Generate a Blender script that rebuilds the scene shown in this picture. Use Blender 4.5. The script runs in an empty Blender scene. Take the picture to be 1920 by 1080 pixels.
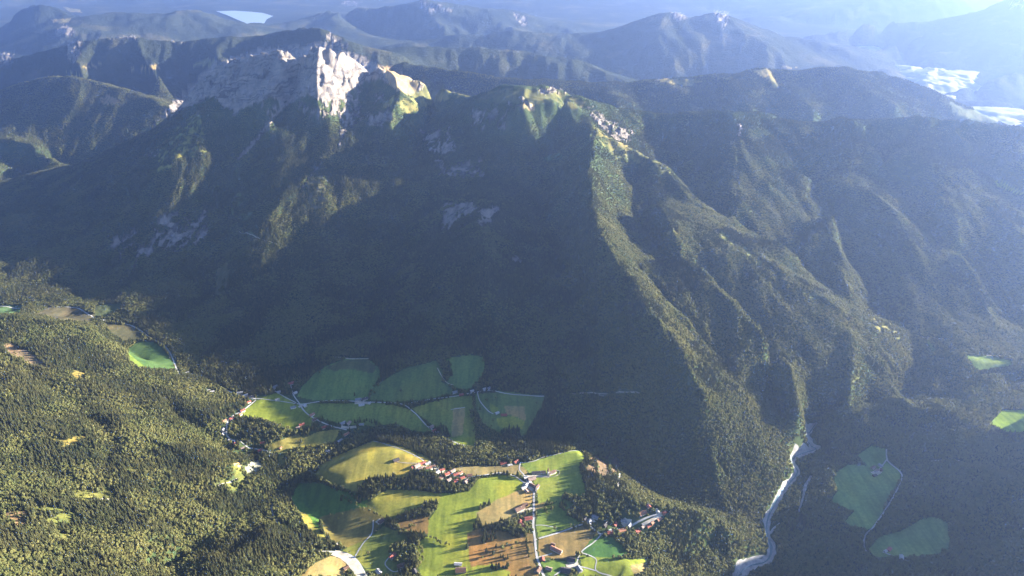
import bpy, bmesh, math, random
import numpy as np
from mathutils import Vector, Matrix

C = bpy.context.scene.collection
scene = bpy.context.scene
rad = math.radians

# ------------------------------------------------------------------ camera
CAM_Z, PITCH, F = 2000.0, rad(26.5), 1386.0
cam_d = bpy.data.cameras.new('camera')
cam_d.sensor_width = 36.0
cam_d.lens = 36.0 * F / 1920.0
cam_d.clip_start = 10.0
cam_d.clip_end = 200000.0
cam = bpy.data.objects.new('camera', cam_d)
cam.location = (0, 0, CAM_Z)
cam.rotation_euler = (rad(90) - PITCH, 0, 0)
C.objects.link(cam)
scene.camera = cam

# ------------------------------------------------------------------ light
SUN_AZ, SUN_EL = rad(76), rad(13.5)            # azimuth clockwise from +Y (the view direction)
SD = Vector((math.cos(SUN_EL) * math.sin(SUN_AZ), math.cos(SUN_EL) * math.cos(SUN_AZ), math.sin(SUN_EL)))
sun_d = bpy.data.lights.new('sun', 'SUN')
sun_d.energy = 5.0
sun_d.angle = rad(0.5)
sun_d.color = (1.0, 0.89, 0.70)
sun = bpy.data.objects.new('sun', sun_d)
sun.rotation_euler = SD.to_track_quat('Z', 'Y').to_euler()
sun.location = SD * 9000
C.objects.link(sun)

world = bpy.data.worlds.new('World')
scene.world = world
world.use_nodes = True
wt = world.node_tree
bg = wt.nodes['Background']
sky = wt.nodes.new('ShaderNodeTexSky')
sky.sky_type = 'NISHITA'
sky.sun_disc = False
sky.sun_elevation = SUN_EL
sky.sun_rotation = SUN_AZ
sky.altitude = 2000
sky.air_density = 0.6
sky.dust_density = 0.3
sky.ozone_density = 2.0
wt.links.new(sky.outputs[0], bg.inputs[0])
bg.inputs[1].default_value = 0.05

scene.view_settings.view_transform = 'Standard'
scene.view_settings.look = 'None'
scene.view_settings.exposure = 3.05
scene.view_settings.gamma = 1.0
scene.render.engine = 'CYCLES'
cy = scene.cycles
cy.max_bounces = 4
cy.diffuse_bounces = 2
cy.glossy_bounces = 1
cy.transmission_bounces = 1
cy.volume_bounces = 1
cy.transparent_max_bounces = 4
cy.use_denoising = True

# ------------------------------------------------------------------ pixel <-> place
cP, sP = math.cos(PITCH), math.sin(PITCH)
def ray(px, py):
    a = (px - 960.0) / F; b = (540.0 - py) / F
    fy = cP + b * sP; fz = -sP + b * cP
    return a / fy, -fz / fy                     # sideways and downwards per metre of distance
def at_y(px, py, y):
    u, t = ray(px, py); return u * y, y, CAM_Z - t * y
def at_z(px, py, z):
    u, t = ray(px, py); y = (CAM_Z - z) / t; return u * y, y, z
def to_px(x, y, z):
    dx, dy, dz = x, y, z - CAM_Z
    fwd = dy * cP - dz * sP; up = dy * sP + dz * cP
    return 960 + F * dx / fwd, 540 - F * up / fwd

# ------------------------------------------------------------------ noise
def _h(ix, iy, seed):
    n = (ix.astype(np.int64) * 374761393 + iy.astype(np.int64) * 668265263 + seed * 1442695041) & 0xffffffff
    n = ((n ^ (n >> 13)) * 1274126177) & 0xffffffff
    n = n ^ (n >> 16)
    return (n & 0xffff).astype(np.float32) / 65535.0
def gnoise(x, y, seed=0):
    ix = np.floor(x); iy = np.floor(y); fx = (x - ix).astype(np.float32); fy = (y - iy).astype(np.float32)
    ix = ix.astype(np.int64); iy = iy.astype(np.int64)
    wx = fx * fx * fx * (fx * (fx * 6 - 15) + 10); wy = fy * fy * fy * (fy * (fy * 6 - 15) + 10)
    def g(dx, dy):
        a = _h(ix + dx, iy + dy, seed) * 6.2831853
        return np.cos(a) * (fx - dx) + np.sin(a) * (fy - dy)
    a = g(0, 0); b = g(1, 0); c = g(0, 1); d = g(1, 1)
    return ((a + (b - a) * wx) * (1 - wy) + (c + (d - c) * wx) * wy) * 1.4
def fbm(x, y, octv=4, seed=0, gain=0.5):
    s = 0; a = 1.0
    for k in range(octv):
        s = s + a * gnoise(x * 2 ** k + 17.3 * k, y * 2 ** k - 9.1 * k, seed + k); a *= gain
    return s
def smooth(a, b, x):
    t = np.clip((x - a) / (b - a), 0, 1); return t * t * (3 - 2 * t)

# ------------------------------------------------------------------ terrain skeleton: ridges and valleys
LINES = []
def RY(*pts, k=1.0, k2=None):                                 # px, py, distance; k moves a line along its sight lines (k2 at its lower end)
    n = max(1, len(pts) - 1); k2 = k if k2 is None else k2
    LINES.append([at_y(p[0], p[1], p[2] * (k + (k2 - k) * i / n)) for i, p in enumerate(pts)])
def RZ(*pts): LINES.append([at_z(*p) for p in pts])          # px, py, height
def RW(*pts): LINES.append([tuple(map(float, p)) for p in pts])  # world

# main crest, west to east
RY((-250,420,5900),(-100,372,6000),(0,343,6050),(90,322,6050),(170,300,6050),(230,270,6050),(300,235,6050),(340,192,6050),(375,150,6080),(400,130,6100),(440,108,6100),(500,93,6100),
   (553,91,6100),(572,100,6070),(600,86,6000),(645,96,6050),(690,115,6080),(730,128,6080),(770,144,6060),(800,158,5960),(850,168,5820),
   (882,181,5740),(905,172,5720),(940,161,5720),(985,156,5700),(1015,155,5700),(1050,164,5690),(1066,178,5670),(1100,186,5650),(1150,199,5700),(1200,210,5680),(1260,212,5650),
   (1320,209,5620),(1380,206,5600),(1450,213,5600),(1500,226,5580),(1560,222,5530),(1620,222,5500),(1680,220,5450),(1740,218,5400),
   (1800,224,5350),(1860,232,5320),(1920,238,5300),(2050,248,5250),(2250,262,5200),(2500,300,5200))
# spurs off the summit
RY((600,85,5990),(596,120,5790),(592,150,5660),(598,182,5520),(603,215,5400))
RY((660,140,5960),(655,180,5740))
RY((726,127,6080),(742,150,5830),(750,185,5610),(738,215,5420),(735,245,5300))
RY((800,158,5960),(795,175,5900),(800,195,5750),(760,225,5520))
RY((440,108,6100),(430,160,5820),(400,210,5560),(380,240,5400))
RY((545,92,6100),(520,140,5850),(505,185,5600),(500,230,5330))
# gullies between them
RY((560,120,5960),(548,160,5760),(535,210,5480),(500,260,5180),(455,300,4980),(430,380,4560),(400,470,4080),(370,560,3680), k=1.03, k2=1.05)
RY((700,142,6000),(690,175,5800),(668,215,5520),(652,240,5330), k=1.03, k2=1.02)
RY((590,235,5420),(555,290,5110),(530,360,4680),(500,430,4320),(470,500,3960))
RY((820,195,5860),(805,225,5560),(780,270,5150),(760,350,4640),(730,450,4160),(710,560,3680),(710,640,3340), k=1.05, k2=1.01)
RY((470,130,5960),(465,170,5740),(450,210,5520))
# west spur with the lit shoulder
RY((375,150,6080),(372,205,5720),(352,250,5400),(325,285,5160),(292,325,5000),(250,400,4720),(200,490,4330),(160,560,3960))
RY((300,235,6050),(200,330,5450),(100,430,4780),(20,520,4220))
# spur under the eastern shoulder
RY((925,194,5400),(965,190,5360),(1000,186,5320),(1045,184,5320),(1068,187,5380))
RY((985,156,5700),(980,186,5350),(973,205,5200),(958,270,5080),(935,335,4760),(905,385,4180),(905,455,3740),(925,540,3390),(950,620,3210))
RY((1066,178,5670),(1040,250,5180),(1030,330,4800),(1030,420,4220),(1050,520,3640),(1090,620,3180),(1110,720,2830))
# crest A, edge of the big shade
RY((1100,186,5650),(1104,215,5400),(1112,255,4850),(1108,330,4230),(1112,400,3820),(1135,450,3600),(1170,510,3320),(1205,560,3130),(1250,625,2940),(1290,690,2810),(1325,745,2730),(1335,810,2660),(1345,880,2510), k=1.0, k2=.985)
# crest B, long lit rib
RY((1112,255,4850),(1185,284,4900),(1250,315,4720),(1310,385,4380),(1356,432,4120),(1410,475,3930),(1463,512,3780),(1520,545,3650),(1572,580,3530),(1595,640,3320),(1600,700,3120),(1590,745,2990), k=1.0, k2=.975)
RY((1180,330,4600),(1190,400,4160),(1230,470,3800),(1300,540,3520),(1380,600,3320),(1420,660,3120),(1450,740,2900),(1470,800,2760), k=1.035, k2=1.03)
RY((1150,360,4390),(1165,430,3990),(1200,500,3620),(1260,580,3290),(1320,650,3060),(1380,720,2880),(1410,800,2700),(1425,860,2560))
RY((1230,380,4240),(1280,470,3770),(1350,540,3480),(1430,620,3210),(1480,690,3010),(1500,770,2830), k=.985, k2=.98)
# bowl right of B, then its stream
RY((1215,250,5250),(1255,320,4880),(1300,365,4560),(1350,410,4300),(1405,450,4120),(1470,490,3960),(1540,530,3800),(1600,572,3640),(1650,620,3440),(1665,670,3240),(1640,730,3070),(1580,765,2960),(1530,785,2940), k=1.05, k2=1.01)
# ribs further right
RY((1365,207,5600),(1378,260,5240),(1385,320,4900),(1375,380,4560),(1378,420,4360),(1450,450,4200),(1500,480,4060), k=.99, k2=.985)
RY((1420,250,5350),(1463,305,5080),(1527,331,4960),(1580,342,4900),(1630,357,4800),(1665,385,4640),(1694,421,4480),(1732,489,4180),(1766,549,3960),(1815,585,3840),(1869,613,3720),(1930,640,3600),(2050,690,3400), k=.99, k2=.975)
RY((1500,345,4720),(1545,375,4500),(1572,440,4180),(1600,510,3900),(1640,575,3660),(1700,620,3480),(1720,680,3250),(1700,740,3060), k=1.07, k2=1.03)
RY((1560,400,4520),(1575,480,4160),(1590,540,3880), k=.98)
RY((1600,222,5500),(1640,270,5250),(1740,303,5080),(1800,335,4940),(1869,391,4680),(1920,442,4440),(1990,510,4160),(2100,600,3800), k=.99, k2=.975)
RY((1620,320,4960),(1700,370,4620),(1745,430,4320),(1790,500,4020),(1840,560,3800),(1900,600,3640),(2000,640,3480), k=1.07, k2=1.03)
RY((1760,370,4740),(1790,430,4420),(1820,500,4120),(1860,570,3860), k=.98)
RY((1740,218,5400),(1820,260,5200),(1920,330,4900),(2050,420,4500))
RY((1800,290,5020),(1880,350,4720),(1960,420,4400),(2060,500,4100), k=1.05, k2=1.04)
# valley at the foot, right: shelf with small meadows behind the lit hill
RZ((1700,745,-170),(1780,735,-150),(1850,715,-130),(1950,720,-120),(2200,730,-80))
RZ((1780,660,-50),(1850,680,-75),(1920,680,-70),(2100,690,-40))
# river gorge
RIVER = [(1530,792,-232),(1512,806,-234),(1518,828,-236),(1529,842,-238),(1505,850,-240),(1485,862,-242),(1494,886,-245),(1472,915,-248),(1452,948,-252),(1438,975,-256),(1440,1004,-260),(1448,1028,-263),(1436,1052,-268),(1405,1062,-272),(1385,1082,-276),(1360,1130,-282)]
RZ(*RIVER)
RZ((1530,792,-232),(1560,775,-210),(1610,762,-190),(1700,745,-170))
# lit hill on the right and the hollow with two meadows
RZ((1575,772,-150),(1640,762,-105),(1700,762,-85),(1770,778,-70),(1840,805,-60),(1920,850,-50),(2050,920,-30),(2300,1010,0))
RZ((1600,850,-190),(1640,840,-185),(1640,880,-200),(1620,940,-205),(1650,1000,-215),(1720,1010,-212),(1780,1000,-205),(1830,1080,-200))
RZ((1560,900,-215),(1540,960,-225),(1560,1030,-235),(1600,1080,-240))
RZ((1760,900,-150),(1860,960,-120),(1960,1050,-90))
RZ((1860,800,-70),(1920,810,-75),(2000,820,-70))
# gorge between village terrace and the mountain
RZ((1050,800,-60),(1120,840,-100),(1170,890,-145),(1230,930,-185),(1300,955,-225),(1370,965,-250),(1438,975,-256))
RY((1340,880,2520),(1400,925,2440))
# village terrace
RZ((985,850,-10),(1085,850,5),(1110,890,10),(1150,925,20),(1200,945,25),(1260,960,15),(1310,966,-15),(1350,985,-90),(1385,1020,-190))
RZ((700,1080,-25),(760,1060,-15),(860,1080,-8),(1000,1060,0),(1080,1040,-5),(1180,1060,-20),(1220,1080,-60))
RZ((700,940,0),(790,905,14),(880,900,12),(980,900,8),(1000,960,3),(1000,1000,0))
RZ((1100,980,0),(1180,985,8),(1240,970,8))
RZ((1230,1050,-90),(1300,1050,-170),(1340,1020,-190))
RZ((610,880,22),(680,850,35),(740,845,30),(800,880,24),(700,920,12),(640,905,18))
RZ((590,885,0),(650,925,-6),(700,955,-8))
# dark bowl west of the fields and the stream beside the wood
RZ((860,805,-18),(790,800,-22),(720,810,-28),(650,850,-40),(600,870,-52),(565,900,-62),(560,940,-66),(600,965,-52),(625,1000,-45))
RZ((580,960,-35),(610,1010,-25),(640,1040,-20))
RZ((1000,790,-20),(960,815,-22),(900,830,-20),(860,805,-18))
# upper meadows
RZ((460,745,15),(560,755,12),(640,740,14),(760,750,14),(860,740,18),(1010,745,25))
RZ((600,700,45),(700,680,60),(800,690,58),(880,675,75),(905,670,80))
RZ((440,830,-10),(500,800,0),(600,790,0),(700,780,0),(780,775,2))
# valley to the left
RZ((480,742,15),(400,722,12),(340,690,8),(300,645,5),(250,610,0),(180,590,-5),(100,578,-8),(0,574,-12),(-150,574,-20),(-400,580,-30))
RZ((270,680,5),(230,650,0),(270,640,5))
# lit wooded hill at the left
RZ((-300,640,330),(-100,600,350),(0,598,330),(55,594,320),(120,606,290),(180,626,240),(235,664,170),(290,695,120),(360,742,70),(430,785,25))
RZ((-200,800,420),(0,760,350),(120,760,290),(240,800,215),(340,850,140),(420,870,60),(480,890,-20),(540,900,-55))
RZ((-250,1100,480),(0,1080,360),(120,1060,270),(240,1040,190),(330,1005,125))
RZ((180,690,215),(260,760,150),(330,820,110),(400,850,65))
RZ((290,1085,50),(370,1030,25),(430,985,0),(490,945,-30),(545,915,-62))
RZ((400,1085,125),(450,1040,100),(505,1000,60),(550,975,5))
RZ((520,1085,25),(565,1060,5),(600,1040,-5),(640,1050,-15),(650,1085,-20))
RZ((380,930,90),(470,905,10),(500,880,-30),(460,840,5))
RW((-2600,1400,600),(-1200,1250,420),(0,1250,-30),(800,1250,-150),(1600,1300,-200),(2200,1350,-100))
# mountain out of the picture on the right
RW((2350,1300,-50),(2650,1700,400),(3050,2150,600),(3350,2500,560),(3600,2800,400))
RW((2450,2620,30),(2750,2740,190),(3300,2880,290),(4200,3200,100))  # unseen shoulder, added to cast shade over the lower-right gorge
RW((2300,3150,-70),(3300,3300,-20),(4200,3500,0))
RW((4200,1500,800),(4800,2400,500))

# --- country behind the crest
def back(z, *uy): RW(*[(u * y, y, z) for u, y in uy])
back(-60,(-1.1,6900),(-.62,6700),(-.52,6500),(-.45,6500),(-.35,6750),(-.25,6900),(-.1,6900),(.1,6800),(.3,6700),(.5,6500),(.7,6300),(1.0,6300),(1.5,6300))
RY((0,352,6350),(40,335,6500),(90,318,6700))
RY((-200,240,6700),(0,262,6750),(45,263,6750),(85,280,6700),(105,300,6620))
RY((-150,210,7900),(0,168,7900),(60,150,7850),(120,141,7800),(180,152,7750),(235,168,7600),(290,185,7400),(320,200,7250))
RY((120,141,7800),(150,200,7350),(130,250,7050))
back(-40,(-.9,8700),(-.62,8600),(-.5,8700),(-.35,8500),(-.28,8200),(-.2,7900),(-.1,7600))
RY((-150,160,9600),(0,116,9500),(60,102,9450),(100,88,9400),(150,76,9400),(200,70,9450),(260,70,9450),(310,76,9450),(350,78,9400),(420,64,9500),(480,66,9500),(520,55,9450),(578,47,9300),(605,50,9250),(640,70,9200),(690,88,9150),(760,104,9100))
RY((150,76,9400),(140,110,9000),(160,140,8500))
RY((250,70,9450),(270,110,8950),(300,140,8500))
RY((420,64,9500),(400,100,9000),(430,120,8700))
RY((720,112,7900),(760,111,7900),(810,120,7900),(850,130,7850),(905,138,7800),(960,147,7800),(1040,148,7800),(1100,153,7800),(1170,152,7800),(1230,148,7800),(1300,141,7800),(1380,136,7800),(1420,128,7800),(1460,127,7800),(1500,133,7800),(1545,122,7700),(1620,132,7650),(1660,134,7600),(1720,158,7450),(1790,190,7250),(1850,218,7050),(1910,245,6900))
for a in (((1130,152,7800),(1150,180,7250),(1170,215,6750)),((1185,165,7750),(1200,195,7350)),((1270,160,7700),(1250,190,7350)),((1340,160,7650),(1355,195,7300)),((1450,150,7700),(1460,190,7350)),((1530,150,7650),(1570,195,7250)),((1660,150,7600),(1700,185,7250)),((1240,147,7800),(1280,180,7350),(1310,212,6950)),((1340,138,7800),(1390,175,7100),(1420,215,6650)),
          ((1430,127,7800),(1480,160,7250),(1530,210,6650)),((1560,124,7700),(1620,160,7200),(1680,200,6750)),((1000,147,7800),(1010,180,7350))):
    RY(*a)
back(-80,(-.1,9000),(.0,8900),(.2,8900),(.35,8900),(.48,8800),(.56,8400),(.64,7900),(.8,7600))
RY((560,140,10200),(680,100,10100),(750,88,10000),(800,86,10000),(870,84,10000),(930,90,9950),(990,95,9900),(1080,112,9700),(1130,130,9500),(1175,152,9300))
RY((900,87,10000),(930,120,9500)); RY((1000,96,9900),(1050,125,9400))
back(-120,(-.9,12000),(-.6,11500),(-.45,11300),(-.3,11500),(-.1,11500),(.05,11300),(.2,11000),(.35,10700),(.45,10500),(.52,9900),(.62,9300),(.75,8600))
RY((540,130,12600),(650,100,12700),(760,80,12800),(830,78,12900),(870,66,13000),(960,60,13000),(1020,66,13000),(1080,62,13000),(1130,60,13000),(1165,48,13000),(1200,36,13000),(1250,22,13000),(1270,26,13000),(1290,36,13000),(1310,28,13000),(1345,20,13000),(1370,23,13000),(1430,50,12900),(1480,65,12700),(1530,68,12500),(1570,82,12200),(1610,97,11900),(1670,134,11200))
RY((1250,22,13000),(1230,70,12000),(1270,110,11300)); RY((1345,20,13000),(1400,70,12000),(1450,110,11200)); RY((1100,62,13000),(1120,90,12300))
RY((1480,65,12700),(1530,95,12000),(1580,120,11300))
back(-210,(-.9,16500),(-.5,16500),(-.34,17000),(-.3,19500),(-.25,17500),(-.1,15000),(.05,15000),(.1,16500),(.2,15500),(.35,14800),(.42,14500),(.5,13500),(.52,12300),(.58,11300),(.66,10600),(.8,9600))
RY((-100,110,13800),(0,70,14800),(25,30,15000),(55,8,15000),(100,11,15000),(160,25,15000),(200,22,15000),(260,26,15000),(300,22,15000),(330,19,15000),(370,18,15200),(400,27,15400),(440,40,15800),(475,52,16200))
RY((-60,120,12500),(0,104,12500),(12,100,12500),(30,112,12300)); RY((80,70,13200),(120,47,13200),(140,56,13200),(200,60,13300),(260,75,13200))
RY((470,70,16500),(520,48,17000),(560,36,17000),(640,10,17000),(665,4,17000),(700,10,17000),(760,4,17000),(792,-3,17000),(830,7,17000),(900,18,17000),(960,22,17000),(1020,38,16600),(1090,60,16000))
RY((640,10,17000),(620,50,15500)); RY((790,-3,17000),(830,45,15200)); RY((920,18,17000),(960,48,15500))
back(-230,(-.9,22000),(-.5,22500),(-.35,22500),(-.3,21500),(-.2,21500),(0,21000),(.1,18800),(.2,18500),(.3,19000),(.4,18500),(.5,17500),(.7,17500))
RY((-100,30,22000),(0,18,22500),(60,5,24000),(180,3,24500),(260,10,23500),(340,22,22500))
RY((950,6,22000),(1050,2,22500),(1150,10,22000),(1210,2,22000),(1290,2,22500),(1330,20,21500),(1400,30,20500))
RY((1480,98,13400),(1530,62,14000),(1640,46,14500),(1760,38,14800),(1850,22,14800),(1900,0,14500),(2000,-30,14000),(2300,-40,14000))
RY((1655,95,12900),(1700,80,13100),(1780,60,13500),(1850,30,14200)); RY((1676,92,13000),(1695,100,12700),(1745,118,12000),(1800,118,12000),(1900,100,12000))
RZ((1560,84,-215),(1620,88,-220),(1660,100,-225),(1690,125,-230),(1730,150,-230),(1780,175,-235),(1850,205,-235),(1940,232,-240))
RY((1400,30,18500),(1500,25,18800),(1600,10,19000),(1680,-8,19500),(1800,-20,19500))
RY((1770,178,9900),(1800,165,10000),(1860,145,10200),(1920,128,10400),(2100,90,10800))
RY((1770,200,9400),(1830,185,9500),(1920,190,9300),(2050,200,9000))
back(-230,(-1.2,30000),(0,30000),(1.6,30000)); back(-230,(-1.2,44000),(0,44000),(1.6,44000))
RW((-20000,24000,500),(-14500,25500,300)); RW((3000,26000,350),(8000,27000,500),(13000,26000,700))

# ------------------------------------------------------------------ fill the skeleton (Laplace) on a (x/y, ln y) grid
U0, U1, V0, V1, DG = -1.25, 1.75, math.log(1200.0), math.log(45000.0), 0.0044
def solve():
    levels = [DG * 16, DG * 8, DG * 4, DG * 2, DG]
    H = None
    for li, d in enumerate(levels):
        nu = int((U1 - U0) / d) + 1; nv = int((V1 - V0) / d) + 1
        S = np.zeros((nv, nu)); W = np.zeros((nv, nu))
        for ln in LINES:
            for (x0, y0, z0), (x1, y1, z1) in zip(ln[:-1], ln[1:]):
                a0, b0, a1, b1 = x0 / y0, math.log(y0), x1 / y1, math.log(y1)
                n = max(2, int(max(abs(a1 - a0), abs(b1 - b0)) / d * 2) + 1)
                t = np.linspace(0, 1, n)
                y = np.exp(b0 + (b1 - b0) * t)
                if abs(y1 - y0) > 1: k = (y - y0) / (y1 - y0)
                else: k = t
                tz0 = (CAM_Z - z0) / y0; tz1 = (CAM_Z - z1) / y1
                z = CAM_Z - (tz0 + (tz1 - tz0) * t) * y        # straight as seen, straight enough in space
                iu = np.clip(np.round((a0 + (a1 - a0) * t - U0) / d).astype(int), 0, nu - 1)
                iv = np.clip(np.round((b0 + (b1 - b0) * t - V0) / d).astype(int), 0, nv - 1)
                np.add.at(S, (iv, iu), z); np.add.at(W, (iv, iu), 1.0)
        M = W > 0
        T = np.where(M, S / np.maximum(W, 1), 0)
        if H is None: H = np.full((nv, nu), T[M].mean())
        else:
            pv = np.linspace(0, H.shape[0] - 1, nv); pu = np.linspace(0, H.shape[1] - 1, nu)
            i = np.minimum(pv.astype(int), H.shape[0] - 2); j = np.minimum(pu.astype(int), H.shape[1] - 2)
            fv = (pv - i)[:, None]; fu = (pu - j)[None]
            H = (H[i][:, j] * (1 - fu) + H[i][:, j + 1] * fu) * (1 - fv) + (H[i + 1][:, j] * (1 - fu) + H[i + 1][:, j + 1] * fu) * fv
        H[M] = T[M]
        for it in range((900, 500, 300, 200, 120)[li]):
            P = np.pad(H, 1, mode='edge')
            N = 0.25 * (P[:-2, 1:-1] + P[2:, 1:-1] + P[1:-1, :-2] + P[1:-1, 2:])
            H = np.where(M, T, N)
    for it in range(2):                                            # round the creases a little
        P = np.pad(H, 1, mode='edge')
        H = 0.5 * H + 0.125 * (P[:-2, 1:-1] + P[2:, 1:-1] + P[1:-1, :-2] + P[1:-1, 2:])
    return H
HB = solve()
NV, NU = HB.shape
def samp(G, x, y):
    pu = np.clip((x / y - U0) / DG, 0, NU - 1.001); pv = np.clip((np.log(y) - V0) / DG, 0, NV - 1.001)
    i = pv.astype(int); j = pu.astype(int); fv = pv - i; fu = pu - j
    return (G[i, j] * (1 - fu) + G[i, j + 1] * fu) * (1 - fv) + (G[i + 1, j] * (1 - fu) + G[i + 1, j + 1] * fu) * fv
_uu = U0 + DG * np.arange(NU)[None]; _yy = np.exp(V0 + DG * np.arange(NV))[:, None]
_Hu = np.gradient(HB, DG, axis=1); _Hv = np.gradient(HB, DG, axis=0)
GX = _Hu / _yy; GY = _Hv / _yy - _uu * GX
for _ in range(3):
    for G in (GX, GY):
        P = np.pad(G, 1, mode='edge'); G[:] = 0.4 * G + 0.15 * (P[:-2, 1:-1] + P[2:, 1:-1] + P[1:-1, :-2] + P[1:-1, 2:])

def gully(x, y, gx, gy, wl, seed):
    """stripes that run down the slope: returns height and its gradient"""
    px, py = x / wl, y / wl
    ix = np.floor(px).astype(np.int64); iy = np.floor(py).astype(np.int64)
    s = np.sqrt(gx * gx + gy * gy) + 1e-6
    dx, dy = -gy / s, gx / s                                       # across the slope
    h = 0; dhx = 0; dhy = 0; wsum = 0
    for a in (-1, 0, 1, 2):
        for b in (-1, 0, 1, 2):
            cx = ix + a; cyy = iy + b
            jx = _h(cx, cyy, seed) * 0.8 - 0.4; jy = _h(cx, cyy, seed + 7) * 0.8 - 0.4
            vx = px - cx - jx; vy = py - cyy - jy
            w = np.exp(-(vx * vx + vy * vy) * 2.0)
            ph = (vx * dx + vy * dy) * 6.2831853 + _h(cx, cyy, seed + 13) * 1.5
            h = h + np.cos(ph) * w; sn = -np.sin(ph) * w
            dhx = dhx + sn * dx; dhy = dhy + sn * dy; wsum = wsum + w
    return h / wsum, dhx / wsum, dhy / wsum

# areas that stay soft: the fields and the valley floors (1 = soft)
def softness(x, y):
    px, py = to_px(x, y, samp(HB, x, y))
    v = np.zeros_like(x)
    def blob(cx, cyy, rx, ry): return smooth(1.25, 0.85, np.hypot((px - cx) / rx, (py - cyy) / ry))
    near = (y < 3700)
    for b in ((860,960,330,170),(740,740,310,95),(1100,980,230,90),(1670,940,150,120),(300,650,120,60),(1880,790,80,50),(1850,690,90,25),(620,960,90,70),(1460,900,90,190)):
        v = np.maximum(v, blob(*b))
    return v * near
def height(x, y, detail=True):
    x = np.asarray(x, dtype=np.float64); y = np.asarray(y, dtype=np.float64)
    z = samp(HB, x, y)
    if not detail: return z
    gx = samp(GX, x, y); gy = samp(GY, x, y)
    soft = softness(x, y)
    sl = np.clip(np.hypot(gx, gy) * 1.8, 0.0, 1.0)
    far = smooth(7000, 16000, y)
    amp = (1 - soft) * sl
    wl = 400.0; A = 23.0
    wx = gnoise(x / 900, y / 900, 3) * 0.25; wy = gnoise(x / 900, y / 900, 4) * 0.25
    cgx, cgy = gx + wx * 0.4, gy + wy * 0.4
    tot = 0
    for k in range(4):
        h, hx, hy = gully(x, y, cgx, cgy, wl, 11 + k)
        tot = tot + A * h
        cgx = cgx + hx * A / wl * 3.0; cgy = cgy + hy * A / wl * 3.0
        wl *= 0.47; A *= 0.5
    z = z + tot * amp * (1 + 0.8 * far)
    big = fbm(x / 1500, y / 1500, 4, 31, 0.5)
    z = z + big * (8 + 110 * far * smooth(-200, 150, z)) * (1 - soft)
    z = z + fbm(x / 160, y / 160, 3, 41, 0.5) * (2.0 + 7 * (1 - soft)) * (1 - 0.5 * far)
    return z
QU, QV = 0.0018, 0.0027
HAZE_COL, HAZE_D, HAZE_G = (.37, .535, 1.0), 3.1e-5, 0.72
TREE_S = 0.86

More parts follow.
